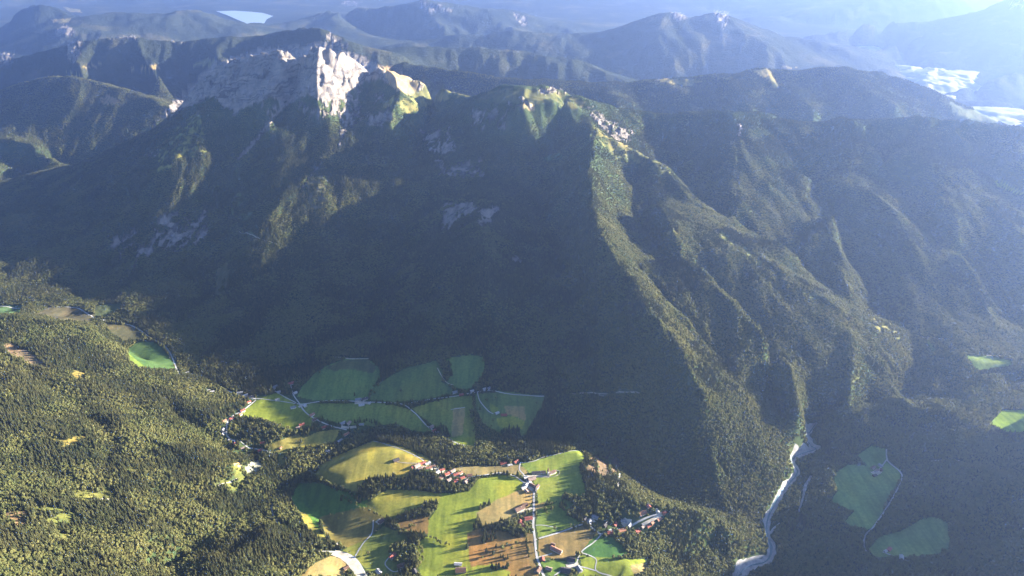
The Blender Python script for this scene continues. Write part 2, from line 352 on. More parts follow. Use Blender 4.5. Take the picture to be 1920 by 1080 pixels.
# ------------------------------------------------------------------ zones of the land, outlined where they lie
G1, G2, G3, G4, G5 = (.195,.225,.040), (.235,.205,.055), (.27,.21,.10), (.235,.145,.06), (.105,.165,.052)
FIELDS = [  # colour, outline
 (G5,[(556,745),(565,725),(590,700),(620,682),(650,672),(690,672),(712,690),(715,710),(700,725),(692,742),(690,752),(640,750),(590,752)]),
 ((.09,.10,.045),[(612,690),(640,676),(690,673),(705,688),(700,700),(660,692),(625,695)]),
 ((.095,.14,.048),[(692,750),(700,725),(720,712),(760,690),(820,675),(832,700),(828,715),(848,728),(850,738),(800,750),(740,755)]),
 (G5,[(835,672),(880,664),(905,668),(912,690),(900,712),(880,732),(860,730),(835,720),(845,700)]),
 ((.115,.155,.05),[(890,738),(940,732),(1000,740),(1025,742),(1018,765),(1000,790),(985,818),(940,815),(905,795),(893,770)]),
 (G3,[(945,762),(985,762),(985,790),(965,780),(950,778)]),
 (G1,[(918,755),(935,765),(930,778),(918,770)]), (G1,[(930,785),(960,780),(985,790),(978,806),(950,806),(935,800)]),
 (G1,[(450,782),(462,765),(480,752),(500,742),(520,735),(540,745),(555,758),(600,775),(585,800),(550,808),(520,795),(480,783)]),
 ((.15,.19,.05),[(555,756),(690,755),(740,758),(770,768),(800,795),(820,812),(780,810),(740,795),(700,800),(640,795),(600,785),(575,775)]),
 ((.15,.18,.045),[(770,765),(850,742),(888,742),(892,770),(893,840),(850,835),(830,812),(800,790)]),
 (G3,[(850,765),(872,765),(868,815),(846,820)]), (G1,[(846,822),(890,818),(892,840),(855,836)]),
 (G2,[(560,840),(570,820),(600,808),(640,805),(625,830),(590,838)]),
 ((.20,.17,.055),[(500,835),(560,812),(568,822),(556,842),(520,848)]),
 (G2,[(588,890),(600,870),(640,850),(690,830),(700,826),(740,832),(800,855),(820,870),(775,880),(765,895),(740,903),(700,910),(680,925),(650,920),(610,903)]),
 ((.30,.25,.05),[(688,850),(698,828),(706,832),(700,862),(690,866)]),
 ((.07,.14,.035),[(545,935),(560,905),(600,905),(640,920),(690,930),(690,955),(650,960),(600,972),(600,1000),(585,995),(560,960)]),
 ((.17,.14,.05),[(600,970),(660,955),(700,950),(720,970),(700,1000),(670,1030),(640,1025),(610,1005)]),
 (G2,[(560,958),(575,962),(590,985),(615,1010),(612,1022),(590,1005),(572,985)]),
 ((.225,.215,.05),[(684,945),(725,918),(770,917),(830,925),(870,930),(870,950),(815,942),(770,962),(740,975),(712,968)]),
 (G1,[(830,925),(880,920),(898,897),(940,889),(970,893),(982,905),(975,920),(945,935),(900,950),(895,970),(885,1000),(875,1020),(885,1060),(890,1085),(790,1085),(780,1045),(780,1020),(800,1005),(805,975),(820,948)]),
 (G3,[(845,880),(870,872),(970,872),(985,878),(992,895),(970,890),(940,887),(905,892),(880,893)]),
 (G3,[(975,918),(1000,912),(1003,935),(985,958),(960,975),(905,988),(892,962),(930,938)]),
 (G4,[(875,1000),(900,990),(980,1000),(990,1030),(1000,1085),(890,1085),(880,1050)]),
 (G1,[(885,1062),(925,1058),(958,1072),(950,1090),(890,1090)]),
 ((.165,.21,.048),[(975,870),(1020,858),(1060,848),(1090,842),(1098,860),(1085,875),(1095,900),(1100,925),(1090,935),(1060,925),(1050,940),(1010,945),(1005,910),(990,885)]),
 (G3,[(1003,945),(1022,942),(1020,955),(1004,958)]),
 ((.14,.19,.045),[(1008,955),(1060,935),(1080,945),(1062,965),(1085,975),(1092,980),(1050,995),(1010,1008),(1004,985)]),
 ((.22,.155,.07),[(1010,1012),(1050,998),(1093,985),(1118,1000),(1100,1025),(1080,1042),(1060,1048),(1010,1045)]),
 ((.06,.125,.04),[(1120,1003),(1150,1008),(1165,1020),(1180,1040),(1165,1045),(1120,1045),(1090,1037),(1105,1015)]),
 (G1,[(1085,1040),(1120,1045),(1170,1048),(1220,1048),(1215,1065),(1180,1085),(1080,1085),(1090,1060)]),
 (G3,[(1183,1060),(1220,1052),(1205,1078),(1188,1080)]),
 ((.10,.16,.04),[(1010,1048),(1060,1050),(1080,1045),(1085,1060),(1060,1085),(1030,1085)]),
 ((.18,.13,.06),[(978,1000),(1000,1000),(1005,1060),(1012,1085),(995,1085),(990,1030)]),
 (G3,[(560,1085),(590,1055),(620,1042),(650,1050),(650,1085)]),
 ((.15,.17,.045),[(640,1032),(690,1010),(720,985),(760,1000),(775,1030),(740,1085),(700,1085),(670,1050)]),
 (G4,[(745,980),(780,965),(805,968),(802,1000),(780,1000),(750,995)]),
 ((.06,.105,.042),[(240,655),(262,638),(290,640),(310,655),(325,680),(330,695),(300,695),(270,690),(245,675)]),  # left valley meadow: its shade is put into a darker green
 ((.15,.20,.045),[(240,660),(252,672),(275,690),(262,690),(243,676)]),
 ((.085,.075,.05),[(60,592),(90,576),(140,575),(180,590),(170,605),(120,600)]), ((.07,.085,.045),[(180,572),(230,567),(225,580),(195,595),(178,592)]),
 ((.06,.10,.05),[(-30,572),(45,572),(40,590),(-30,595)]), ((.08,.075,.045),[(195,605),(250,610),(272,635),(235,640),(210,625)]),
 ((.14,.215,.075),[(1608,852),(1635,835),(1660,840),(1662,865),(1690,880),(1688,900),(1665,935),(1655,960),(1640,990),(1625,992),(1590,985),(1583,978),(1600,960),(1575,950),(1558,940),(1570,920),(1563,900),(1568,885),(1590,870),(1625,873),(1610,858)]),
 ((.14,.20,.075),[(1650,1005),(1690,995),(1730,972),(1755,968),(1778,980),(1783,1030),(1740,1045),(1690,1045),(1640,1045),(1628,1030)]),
 ((.20,.28,.04),[(1855,795),(1880,768),(1920,768),(1960,775),(1960,815),(1885,812)]),
 ((.16,.23,.08),[(1812,665),(1860,668),(1900,675),(1898,685),(1840,695),(1825,688)]), ((.2,.23,.09),[(1735,635),(1745,640),(1758,660),(1745,658)]),
 ((.25,.27,.05),[(1860,334),(1890,344),(1922,360),(1910,366),(1870,350)]),
]
CLEAR = [  # openings in the woods: colour, outline, how open
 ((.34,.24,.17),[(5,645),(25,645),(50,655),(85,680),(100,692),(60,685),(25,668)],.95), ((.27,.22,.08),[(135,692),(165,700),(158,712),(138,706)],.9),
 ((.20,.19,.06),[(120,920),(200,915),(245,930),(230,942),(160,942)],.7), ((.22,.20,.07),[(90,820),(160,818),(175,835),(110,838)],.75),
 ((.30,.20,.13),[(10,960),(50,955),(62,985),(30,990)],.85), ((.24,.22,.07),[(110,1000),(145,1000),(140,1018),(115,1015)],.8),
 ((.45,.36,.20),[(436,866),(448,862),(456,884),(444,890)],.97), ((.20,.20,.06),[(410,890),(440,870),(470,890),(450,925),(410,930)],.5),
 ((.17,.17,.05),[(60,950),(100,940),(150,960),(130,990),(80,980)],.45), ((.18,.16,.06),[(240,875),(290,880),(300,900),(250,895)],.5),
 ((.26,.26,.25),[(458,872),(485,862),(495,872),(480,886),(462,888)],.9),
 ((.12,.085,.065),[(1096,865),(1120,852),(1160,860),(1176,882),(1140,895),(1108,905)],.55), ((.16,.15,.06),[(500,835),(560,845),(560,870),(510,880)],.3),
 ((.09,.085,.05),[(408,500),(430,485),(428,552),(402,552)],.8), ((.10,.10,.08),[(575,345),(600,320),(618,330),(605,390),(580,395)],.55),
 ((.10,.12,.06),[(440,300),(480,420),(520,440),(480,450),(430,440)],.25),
 ((.17,.16,.07),[(1185,275),(1210,290),(1250,308),(1262,325),(1240,330),(1200,310),(1160,300),(1120,262),(1105,225),(1140,255)],.5),
 ((.24,.22,.09),[(1255,428),(1275,432),(1270,445),(1250,442)],.5), ((.16,.17,.07),[(1350,430),(1480,520),(1560,570),(1560,580),(1470,532),(1350,445)],.35),
 ((.17,.17,.08),[(1620,600),(1660,590),(1700,615),(1690,640),(1650,625)],.4), ((.20,.19,.06),[(330,240),(375,205),(390,290),(350,300),(290,330),(300,270)],.45),
 ((.34,.255,.16),[(700,118),(740,128),(775,143),(802,162),(797,190),(770,180),(735,165)],.97),
 ((.17,.16,.07),[(797,160),(830,160),(885,180),(870,182),(810,195),(760,215),(740,190),(770,180)],.6),
 ((.34,.255,.15),[(925,192),(935,178),(960,170),(1000,168),(1050,170),(1060,182),(1004,188),(1000,210),(985,204),(965,192)],.97),
 ((.11,.11,.05),[(890,180),(940,163),(1060,172),(1100,190),(1090,205),(1010,195),(900,195)],.6),
 ((.09,.13,.07),[(1018,296),(1050,284),(1058,296),(1025,304)],.8),
 # beyond the crest
 ((.35,.24,.15),[(186,180),(205,176),(228,188),(215,198),(190,196)],1), ((.26,.22,.12),[(240,130),(280,122),(310,122),(300,130),(250,134)],1),
 ((.25,.21,.12),[(150,124),(190,118),(195,124),(160,130)],1), ((.24,.23,.10),[(355,120),(390,108),(415,112),(390,124),(360,125)],1), ((.25,.24,.10),[(120,130),(160,140),(155,145),(125,136)],1),
 ((.24,.21,.10),[(1400,130),(1440,128),(1460,150),(1480,165),(1455,160),(1430,145)],1), ((.32,.27,.11),[(1225,148),(1290,146),(1320,152),(1290,162),(1240,155)],1),
 ((.28,.24,.11),[(1340,140),(1372,145),(1368,150),(1345,148)],1), ((.13,.14,.08),[(1780,190),(1830,205),(1890,228),(1850,232),(1790,215)],1), ((.28,.22,.1),[(1455,123),(1500,126),(1475,130)],1),
 ((.25,.22,.12),[(95,36),(135,34),(130,42),(100,44)],1), ((.25,.22,.12),[(115,12),(150,18),(155,24),(130,22)],1),
]
ROCKS = [  # outline, coverage
 ([(585,165),(650,158),(645,200),(605,216)],.95), ([(740,128),(765,135),(800,165),(790,180),(770,150)],.45),
 ([(298,218),(330,188),(400,122),(480,92),(560,86),(600,80),(690,110),(720,132),(730,160),(715,148),(690,152),(660,168),(625,190),(605,190),(590,182),(570,170),(540,192),(505,182),(480,195),(440,208),(420,200),(400,178),(380,190),(350,200),(305,225)],1.0),
 ([(640,170),(660,150),(690,160),(680,190),(670,240),(640,255),(620,230),(600,200)],.50), ([(690,205),(720,190),(740,215),(725,238),(690,236),(665,225)],.85),
 ([(560,190),(620,190),(640,220),(600,230),(560,215)],.55), ([(780,240),(850,230),(860,290),(800,290)],.52), ([(815,300),(905,290),(910,330),(870,340),(820,330)],.62),
 ([(830,380),(870,370),(900,380),(945,390),(940,430),(880,420),(850,450),(815,455)],.62), ([(290,400),(390,385),(400,440),(330,480),(270,480)],.60), ([(200,440),(260,420),(280,470),(220,490)],.56),
 ([(1095,190),(1115,193),(1140,222),(1165,235),(1192,245),(1185,276),(1165,265),(1140,246),(1108,212)],.85), ([(1330,205),(1370,205),(1360,225),(1340,232)],.5), ([(1370,225),(1400,230),(1410,260),(1385,255)],.25),
 ([(1000,156),(1062,166),(1066,180),(1000,178)],.75), ([(940,190),(1000,190),(1000,212),(960,210)],.45), ([(880,200),(960,195),(950,250),(880,240)],.28),
 ([(950,475),(975,475),(985,495),(965,498)],.6), ([(740,510),(765,515),(755,540),(740,540)],.5), ([(1178,565),(1200,570),(1200,595),(1180,592)],.5), ([(265,285),(300,280),(300,300),(270,300)],.55), ([(280,225),(310,225),(300,245),(282,248)],.6),
 ([(700,175),(725,170),(720,195),(700,200)],.8), ([(820,158),(865,165),(860,178),(830,176)],.5), ([(370,205),(377,207),(376,216),(368,216)],.9),
 ([(125,80),(155,76),(152,100),(138,118),(126,112)],.85), ([(-20,98),(30,100),(15,120),(-20,122)],.9), ([(104,60),(120,46),(143,58),(135,66),(106,68)],1.0), ([(612,58),(640,72),(655,90),(630,88),(612,74)],.8),
 ([(1255,22),(1275,22),(1292,34),(1270,40)],.8), ([(1338,18),(1368,20),(1365,50),(1355,55),(1345,40)],.6), ([(780,2),(830,8),(850,20),(800,25)],.6), ([(960,22),(985,30),(990,52),(975,45)],.6), ([(1890,0),(1920,0),(1915,18),(1895,15)],.6), ([(640,2),(680,3),(670,12),(640,10)],.6),
 ([(200,70),(250,66),(262,74),(210,76)],.5), ([(310,75),(350,78),(350,84),(315,80)],.5),
]
CHUTES = [([(585,170),(560,180),(530,200),(508,225),(488,252),(462,282),(447,297)],5), ([(625,165),(632,200),(640,222)],3.5), ([(655,150),(650,200),(652,226),(640,262),(637,272)],3.5), ([(672,170),(668,205),(655,226)],3),
          ([(602,305),(585,325),(568,350)],2.2), ([(548,175),(520,200),(500,215)],3), ([(455,180),(448,205),(438,215)],4), ([(495,175),(492,200)],3), ([(1110,215),(1145,250),(1160,262)],5), ([(975,183),(998,203)],4), ([(260,475),(248,512)],2), ([(660,560),(668,590)],1.0)]

def pip(px, py, poly):
    ins = np.zeros(px.shape, bool); n = len(poly)
    for i in range(n):
        x0, y0 = poly[i]; x1, y1 = poly[(i + 1) % n]
        if y0 == y1: continue
        c = ((y0 > py) != (y1 > py)) & (px < (x1 - x0) * (py - y0) / (y1 - y0) + x0)
        ins ^= c
    return ins
def segdist(px, py, line):
    d = np.full(px.shape, 1e9)
    for (x0, y0), (x1, y1) in zip(line[:-1], line[1:]):
        vx, vy = x1 - x0, y1 - y0
        t = np.clip(((px - x0) * vx + (py - y0) * vy) / (vx * vx + vy * vy), 0, 1)
        d = np.minimum(d, np.hypot(px - x0 - t * vx, py - y0 - t * vy))
    return d

# ------------------------------------------------------------------ terrain mesh, finer where it is nearer
us = np.concatenate([np.linspace(U0 + .01, -1.02, 20)[:-1], np.arange(-1.02, 1.06, QU), np.linspace(1.07, U1 - .02, 50)])
vs = [math.log(1230.0)]
while vs[-1] < math.log(43000):
    y = math.exp(vs[-1]); vs.append(vs[-1] + (QV * 1.0 if y < 4200 else QV * 1.3 if y < 6300 else QV * 2.2))
vs = np.array(vs)
YY, UU = np.meshgrid(np.exp(vs), us, indexing='ij')
XX = UU * YY
ZZ = np.empty_like(XX)
for a in range(0, len(vs), 100): ZZ[a:a + 100] = height(XX[a:a + 100], YY[a:a + 100])
# narrow ravines cut into the wooded hill and the big slopes
_PX, _PY = to_px(XX, YY, ZZ); _m = (YY < 6200)
for line, dep, wid in (([(318,760),(350,785),(395,812),(430,838),(480,850)],30,26), ([(200,790),(215,830),(200,870)],16,30), ([(60,700),(150,760),(190,800)],18,34), ([(470,880),(450,905),(400,925),(330,935)],20,28), ([(120,1000),(200,990),(260,960),(300,930)],16,30), ([(0,860),(70,870),(130,900)],16,30),
                        ([(580,1000),(540,985),(500,975)],14,22), ([(1160,980),(1210,1000),(1260,1010)],16,26), ([(700,800),(640,835),(590,870)],12,26), ([(1640,780),(1690,800),(1740,815)],16,30), ([(1480,900),(1560,860),(1600,820)],10,30)):
    d = segdist(_PX[_m], _PY[_m], line) * YY[_m] * 1.25 / F
    ZZ[_m] -= dep * np.exp(-(d / wid) ** 2)
# what can be seen from above the valley (with a margin), for planting
TD = (CAM_Z - ZZ) / YY
VIS = TD <= np.minimum.accumulate(TD, axis=0) + 50.0 / YY
PX, PY = to_px(XX, YY, ZZ)
fl = lambda a: a.ravel()
px, py, yy, xx, zz = fl(PX), fl(PY), fl(YY), fl(XX), fl(ZZ)
vis = fl(VIS)
jx = fbm(xx / 60, yy / 60, 3, 77) * 3.0 * np.clip(2500 / yy, .3, 1); jy = fbm(xx / 60, yy / 60, 3, 78) * 2.2 * np.clip(2500 / yy, .3, 1)
nv = len(px)
col = np.zeros((nv, 3), np.float32); opn = np.zeros(nv, np.float32); rock = np.zeros(nv, np.float32); field = np.zeros(nv, np.float32)
vn = fbm(xx / 500, yy / 500, 4, 55)
def bb(poly, m=6):
    xs = [p[0] for p in poly]; ys = [p[1] for p in poly]
    return np.nonzero(vis & (px > min(xs) - m) & (px < max(xs) + m) & (py > min(ys) - m) & (py < max(ys) + m))[0]
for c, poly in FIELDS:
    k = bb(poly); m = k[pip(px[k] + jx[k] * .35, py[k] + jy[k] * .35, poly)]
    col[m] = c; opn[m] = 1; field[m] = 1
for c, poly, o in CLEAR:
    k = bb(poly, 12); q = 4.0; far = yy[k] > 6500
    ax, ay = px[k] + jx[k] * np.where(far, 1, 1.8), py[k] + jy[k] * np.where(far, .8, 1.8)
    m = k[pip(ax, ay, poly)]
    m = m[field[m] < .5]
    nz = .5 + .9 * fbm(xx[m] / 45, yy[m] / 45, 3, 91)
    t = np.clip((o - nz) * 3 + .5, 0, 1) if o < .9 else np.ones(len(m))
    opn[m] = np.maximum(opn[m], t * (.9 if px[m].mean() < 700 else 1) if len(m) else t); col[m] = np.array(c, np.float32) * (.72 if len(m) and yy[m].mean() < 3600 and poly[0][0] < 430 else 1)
for poly, o in ROCKS:
    k = bb(poly, 16)
    m = k[pip(px[k] + jx[k] * 2.0, py[k] + jy[k] * 2.6, poly)]
    if o < .97:
        ed = segdist(px[m] + jx[m] * 2.0, py[m] + jy[m] * 2.6, poly + [poly[0]])
        w_ = 60 * fbm(xx[m] / 120, yy[m] / 120, 2, 18)
        nz = .5 + .8 * fbm((xx[m] + w_) / 70, (yy[m] + w_) / 210, 5, 17, .68)
        t = np.clip((o * smooth(-4, 14 if yy[k].mean() < 7000 else 3, ed) - nz) * 5 + .25, 0, 1)
    else: t = np.ones(len(m))
    rock[m] = np.maximum(rock[m], t)
for line, w in CHUTES:
    k = bb(line, 14)
    d = segdist(px[k] + jx[k] * .8, py[k] + jy[k] * .4, line)
    rock[k] = np.maximum(rock[k], np.clip(w * .65 - d + .8, 0, 1) * .95)
field[rock > .3] = 0
opn = np.maximum(opn, rock)

# bare rock is rougher than wooded ground: ribs, ledges, runnels
_m = np.nonzero(rock > .3)[0]
_a = xx[_m]; _b = yy[_m]; _w = 50 * fbm(_a / 140, _b / 140, 2, 301)
_fs = np.where(_b > 7000, 1.5, 1.0)
_r = 1 - np.abs(fbm((_a + _w) / (75 * _fs), (_b + _w) / (230 * _fs), 4, 302, .55)) * 1.6
_d = (_r * 19 + 8 * gnoise(_a / 22, _b / 40, 303)) * _fs * np.clip(np.where(_b < 5000, .35, 1), 0, 1)
_zs = zz[_m] + _d - 12
_st = 34.0; _q = _zs / _st + fbm(_a / 300, _b / 300, 2, 305) * 1.5; _f = _q - np.floor(_q)
_zs = _zs + (smooth(.25, .75, _f) - _f) * _st * .55
zz[_m] += (_zs - zz[_m]) * np.clip((rock[_m] - .3) * 1.6, 0, 1)
ZZ = zz.reshape(XX.shape)

def mesh_grid(name, X, Y, Z, keep=None):
    R, K = X.shape
    co = np.stack([X, Y, Z], -1).reshape(-1, 3).astype(np.float32)
    i = np.arange(R * K, dtype=np.int32).reshape(R, K)
    q = np.stack([i[:-1, :-1], i[:-1, 1:], i[1:, 1:], i[1:, :-1]], -1).reshape(-1, 4)
    me = bpy.data.meshes.new(name)
    me.vertices.add(len(co)); me.vertices.foreach_set('co', co.ravel())
    me.loops.add(q.size); me.loops.foreach_set('vertex_index', q.ravel())
    me.polygons.add(len(q)); me.polygons.foreach_set('loop_start', np.arange(0, q.size, 4, dtype=np.int32))
    me.polygons.foreach_set('use_smooth', np.ones(len(q), bool))
    me.update(calc_edges=True)
    return me
def attr_f(me, name, a):
    t = me.attributes.new(name, 'FLOAT', 'POINT'); t.data.foreach_set('value', np.ascontiguousarray(a, dtype=np.float32))
def attr_v(me, name, a):
    t = me.attributes.new(name, 'FLOAT_VECTOR', 'POINT'); t.data.foreach_set('vector', np.ascontiguousarray(a, dtype=np.float32).ravel())
def link(name, me, mat=None, parent=None):
    o = bpy.data.objects.new(name, me); C.objects.link(o)
    if mat is not None and not me.materials: me.materials.append(mat)
    if parent is not None: o.parent = parent
    return o
def tag(o, label=None, cat=None, group=None, kind=None):
    if label: o['label'] = label
    if cat: o['category'] = cat
    if group: o['group'] = group
    if kind: o['kind'] = kind
    return o

# ------------------------------------------------------------------ materials
class NT:
    def __init__(s, name, rough=.9, spec=.15):
        s.m = bpy.data.materials.new(name); s.m.use_nodes = True; s.t = s.m.node_tree
        s.b = s.t.nodes['Principled BSDF']; s.b.inputs['Roughness'].default_value = rough
        s.b.inputs['Specular IOR Level'].default_value = spec
    def n(s, typ, **kw):
        n = s.t.nodes.new(typ)
        for k, v in kw.items(): setattr(n, k, v)
        return n
    def l(s, a, b): s.t.links.new(a, b)
    def attr(s, name, typ='GEOMETRY'):
        n = s.n('ShaderNodeAttribute', attribute_name=name); n.attribute_type = typ; return n
    def noise(s, scale, detail=4, vec=None, rough=.55):
        n = s.n('ShaderNodeTexNoise'); n.inputs['Scale'].default_value = scale; n.inputs['Detail'].default_value = detail; n.inputs['Roughness'].default_value = rough
        if vec is not None: s.l(vec, n.inputs['Vector'])
        return n.outputs['Fac']
    def ramp(s, fac, stops):
        n = s.n('ShaderNodeValToRGB'); s.l(fac, n.inputs[0]); e = n.color_ramp.elements
        while len(e) < len(stops): e.new(.5)
        for q, (p, c) in zip(e, stops): q.position = p; q.color = (*c, 1) if len(c) == 3 else c
        return n.outputs[0]
    def mix(s, fac, a, b, typ='MIX'):
        n = s.n('ShaderNodeMix', data_type='RGBA', blend_type=typ)
        for i, v in ((0, fac), (6, a), (7, b)):
            if isinstance(v, (int, float)): n.inputs[i].default_value = v
            elif isinstance(v, tuple): n.inputs[i].default_value = (*v, 1)
            else: s.l(v, n.inputs[i])
        return n.outputs[2]
    def math(s, op, a, b=0.0):
        n = s.n('ShaderNodeMath', operation=op)
        for i, v in ((0, a), (1, b)):
            if isinstance(v, (int, float)): n.inputs[i].default_value = v
            else: s.l(v, n.inputs[i])
        return n.outputs[0]
    def bump(s, h, dist, strength=1.0):
        n = s.n('ShaderNodeBump'); n.inputs['Strength'].default_value = strength; n.inputs['Distance'].default_value = dist
        s.l(h, n.inputs['Height']); s.l(n.outputs[0], s.b.inputs['Normal'])
def plain(name, c, rough=.8, var=.25, scale=.5, spec=.2):
    t = NT(name, rough, spec)
    g = t.n('ShaderNodeNewGeometry')
    f = t.noise(scale, 3, g.outputs['Position'])
    a = tuple(v * (1 - var) for v in c); b = tuple(min(1, v * (1 + var)) for v in c)
    t.l(t.ramp(f, [(.3, a), (.7, b)]), t.b.inputs['Base Color'])
    return t.m

T = NT('land', 1.0, .0)
g = T.n('ShaderNodeNewGeometry'); P = g.outputs['Position']
ground = T.attr('ground').outputs['Color']; A_open = T.attr('open').outputs['Fac']; A_rock = T.attr('rock').outputs['Fac']; A_far = T.attr('far').outputs['Fac']
n1 = T.noise(.012, 6, P, .65); n2 = T.noise(.09, 4, P)
n0 = T.noise(.0035, 5, P, .6)
forest = T.ramp(n1, [(.30, (.030, .048, .022)), (.52, (.050, .072, .030)), (.72, (.10, .105, .045))])
# mown stripes and wetter hollows in the grass
mp = T.n('ShaderNodeMapping'); T.l(P, mp.inputs[0]); mp.inputs['Rotation'].default_value = (0, 0, .5); mp.inputs['Scale'].default_value = (.05, .006, .02)
st = T.noise(1.0, 3, mp.outputs[0])
grassv = T.ramp(n0, [(.32, (.62, .66, .70)), (.5, (.95, 1, .95)), (.68, (1.35, 1.15, .95))])
gcol = T.mix(1.0, ground, grassv, 'MULTIPLY')
gcol = T.mix(.75, gcol, T.ramp(st, [(.36, (.72, .76, .7)), (.64, (1.25, 1.2, 1.1))]), 'MULTIPLY')
gcol = T.mix(.6, gcol, T.ramp(n2, [(.35, (.72, .75, .7)), (.66, (1.25, 1.2, 1.15))]), 'MULTIPLY')
# rock: level beds, darker cracks
wv = T.n('ShaderNodeSeparateXYZ'); T.l(P, wv.inputs[0])
zwarp = T.math('ADD', wv.outputs[2], T.math('MULTIPLY', T.noise(.006, 5, P), 170.0))
zwarp = T.math('ADD', zwarp, T.math('MULTIPLY', wv.outputs[0], -.10))
cz = T.n('ShaderNodeCombineXYZ'); T.l(zwarp, cz.inputs[2])
cxn = T.math('MULTIPLY', wv.outputs[0], .12); T.l(cxn, cz.inputs[0])
beds = T.noise(.04, 3, cz.outputs[0], .6)
mp2 = T.n('ShaderNodeMapping'); T.l(P, mp2.inputs[0]); mp2.inputs['Scale'].default_value = (.03, .012, .008)
crk = T.noise(1.0, 5, mp2.outputs[0], .7)
rcol = T.ramp(beds, [(.38, (.10, .09, .083)), (.46, (.20, .178, .160)), (.6, (.275, .24, .208))])
rcol = T.mix(.85, rcol, T.ramp(crk, [(.34, (.55, .55, .56)), (.5, (.95, .95, .95)), (.7, (1.12, 1.1, 1.08))]), 'MULTIPLY')
fpatch = T.noise(.0011, 5, P, .62)
forest = T.mix(A_far, forest, T.ramp(fpatch, [(.35, (.024, .031, .023)), (.55, (.040, .048, .030)), (.68, (.095, .09, .05))]))
c1 = T.mix(A_open, forest, gcol)
c2 = T.mix(A_rock, c1, rcol)
T.l(c2, T.b.inputs['Base Color'])
hb = T.math('ADD', T.math('MULTIPLY', beds, 1.2), crk)
hb = T.math('MULTIPLY', hb, A_rock)
ht = T.math('MULTIPLY', T.noise(.022, 7, P, .75), A_far)
bn = T.n('ShaderNodeBump'); bn.inputs['Distance'].default_value = 9; T.l(hb, bn.inputs['Height'])
bn2 = T.n('ShaderNodeBump'); bn2.inputs['Distance'].default_value = 55; T.l(ht, bn2.inputs['Height']); T.l(bn.outputs[0], bn2.inputs['Normal'])
T.l(bn2.outputs[0], T.b.inputs['Normal'])
M_LAND = T.m

me = mesh_grid('land', XX, YY, ZZ)
attr_v(me, 'ground', col); attr_f(me, 'open', opn); attr_f(me, 'rock', rock)
attr_f(me, 'far', smooth(7000, 7800, yy) * (1 - rock))
ter = link('terrain', me, M_LAND); tag(ter, kind='structure')
print('terrain', XX.shape, 'fields', field.mean())

# ------------------------------------------------------------------ standing on the ground
def gz(x, y):
    x = np.asarray(x, float); y = np.asarray(y, float)
    u = x / y; v = np.log(y)
    j = np.clip(np.searchsorted(us, u) - 1, 0, len(us) - 2); i = np.clip(np.searchsorted(vs, v) - 1, 0, len(vs) - 2)
    fu = np.clip((u - us[j]) / (us[j + 1] - us[j]), 0, 1); fv = np.clip((v - vs[i]) / (vs[i + 1] - vs[i]), 0, 1)
    return (ZZ[i, j] * (1 - fu) + ZZ[i, j + 1] * fu) * (1 - fv) + (ZZ[i + 1, j] * (1 - fu) + ZZ[i + 1, j + 1] * fu) * fv
def gi(x, y):
    j = np.clip(np.searchsorted(us, x / y), 0, len(us) - 1); i = np.clip(np.searchsorted(vs, np.log(y)), 0, len(vs) - 1)
    return i * len(us) + j
def hit(px_, py_):
    """where the sight line through a pixel meets the ground"""
    u, t = ray(px_, py_)
    ys = np.exp(np.linspace(math.log(1300), math.log(25000), 4000))
    d = CAM_Z - t * ys - gz(u * ys, ys)
    k = int(np.argmax(d < 0))
    if k == 0: k = len(ys) - 1
    f = d[k - 1] / (d[k - 1] - d[k]) if k else 0
    y = ys[k - 1] + (ys[k] - ys[k - 1]) * f
    return float(u * y), float(y), float(gz(u * y, y))

M_ROAD = plain('road_surface', (.36, .36, .37), .9, .2, .02)
M_TRACK = plain('track_gravel', (.34, .31, .26), .9, .3, .05)
M_GRAVEL = plain('river_gravel', (.29, .285, .285), .9, .3, .05)
M_YARD = plain('yard_surface', (.40, .36, .30), .9, .3, .05)
TAKEN = []                                                     # ground without trees: x, y, radius
def drape(name, line, width, mat, lift=.5, wig=1.0, seed=1):
    """a strip laid on the ground; width in metres, one number or one per point"""
    pts = [hit(*p[:2])[:2] for p in line]
    ws = width if isinstance(width, (list, tuple)) else [width] * len(pts)
    # Catmull-Rom through the points
    Pn = [pts[0]] + pts + [pts[-1]]; out = []; wo = []
    for i in range(1, len(Pn) - 2):
        p0, p1, p2, p3 = (np.array(q) for q in Pn[i - 1:i + 3])
        n = max(2, int(np.hypot(*(p2 - p1)) / 7))
        for k in range(n):
            t = k / n
            out.append(.5 * ((2 * p1) + (-p0 + p2) * t + (2 * p0 - 5 * p1 + 4 * p2 - p3) * t * t + (-p0 + 3 * p1 - 3 * p2 + p3) * t ** 3))
            wo.append(ws[i - 1] * (1 - t) + ws[i] * t)
    out.append(np.array(pts[-1])); wo.append(ws[-1])
    out = np.array(out); wo = np.array(wo)
    tg = np.gradient(out, axis=0); tg /= np.hypot(tg[:, 0], tg[:, 1])[:, None] + 1e-9
    nr = np.stack([-tg[:, 1], tg[:, 0]], -1)
    s = np.arange(len(out))
    K = 5; rows = []
    for k in range(K):
        f = (k / (K - 1) - .5)
        w = wo * (1 + wig * .35 * gnoise(s * .23, np.full(len(s), seed + (3.3 if f > 0 else 7.7)), seed))
        rows.append(out + nr * (f * w)[:, None])
    X = np.stack([r[:, 0] for r in rows], 1); Y = np.stack([r[:, 1] for r in rows], 1)
    Z = gz(X, Y) + lift
    for (a, b), w in zip(out[::2], wo[::2]): TAKEN.append((a, b, w * .5 + 5.0))
    o = link(name, mesh_grid(name, X, Y, Z), mat); tag(o, kind='structure')
    return out, wo
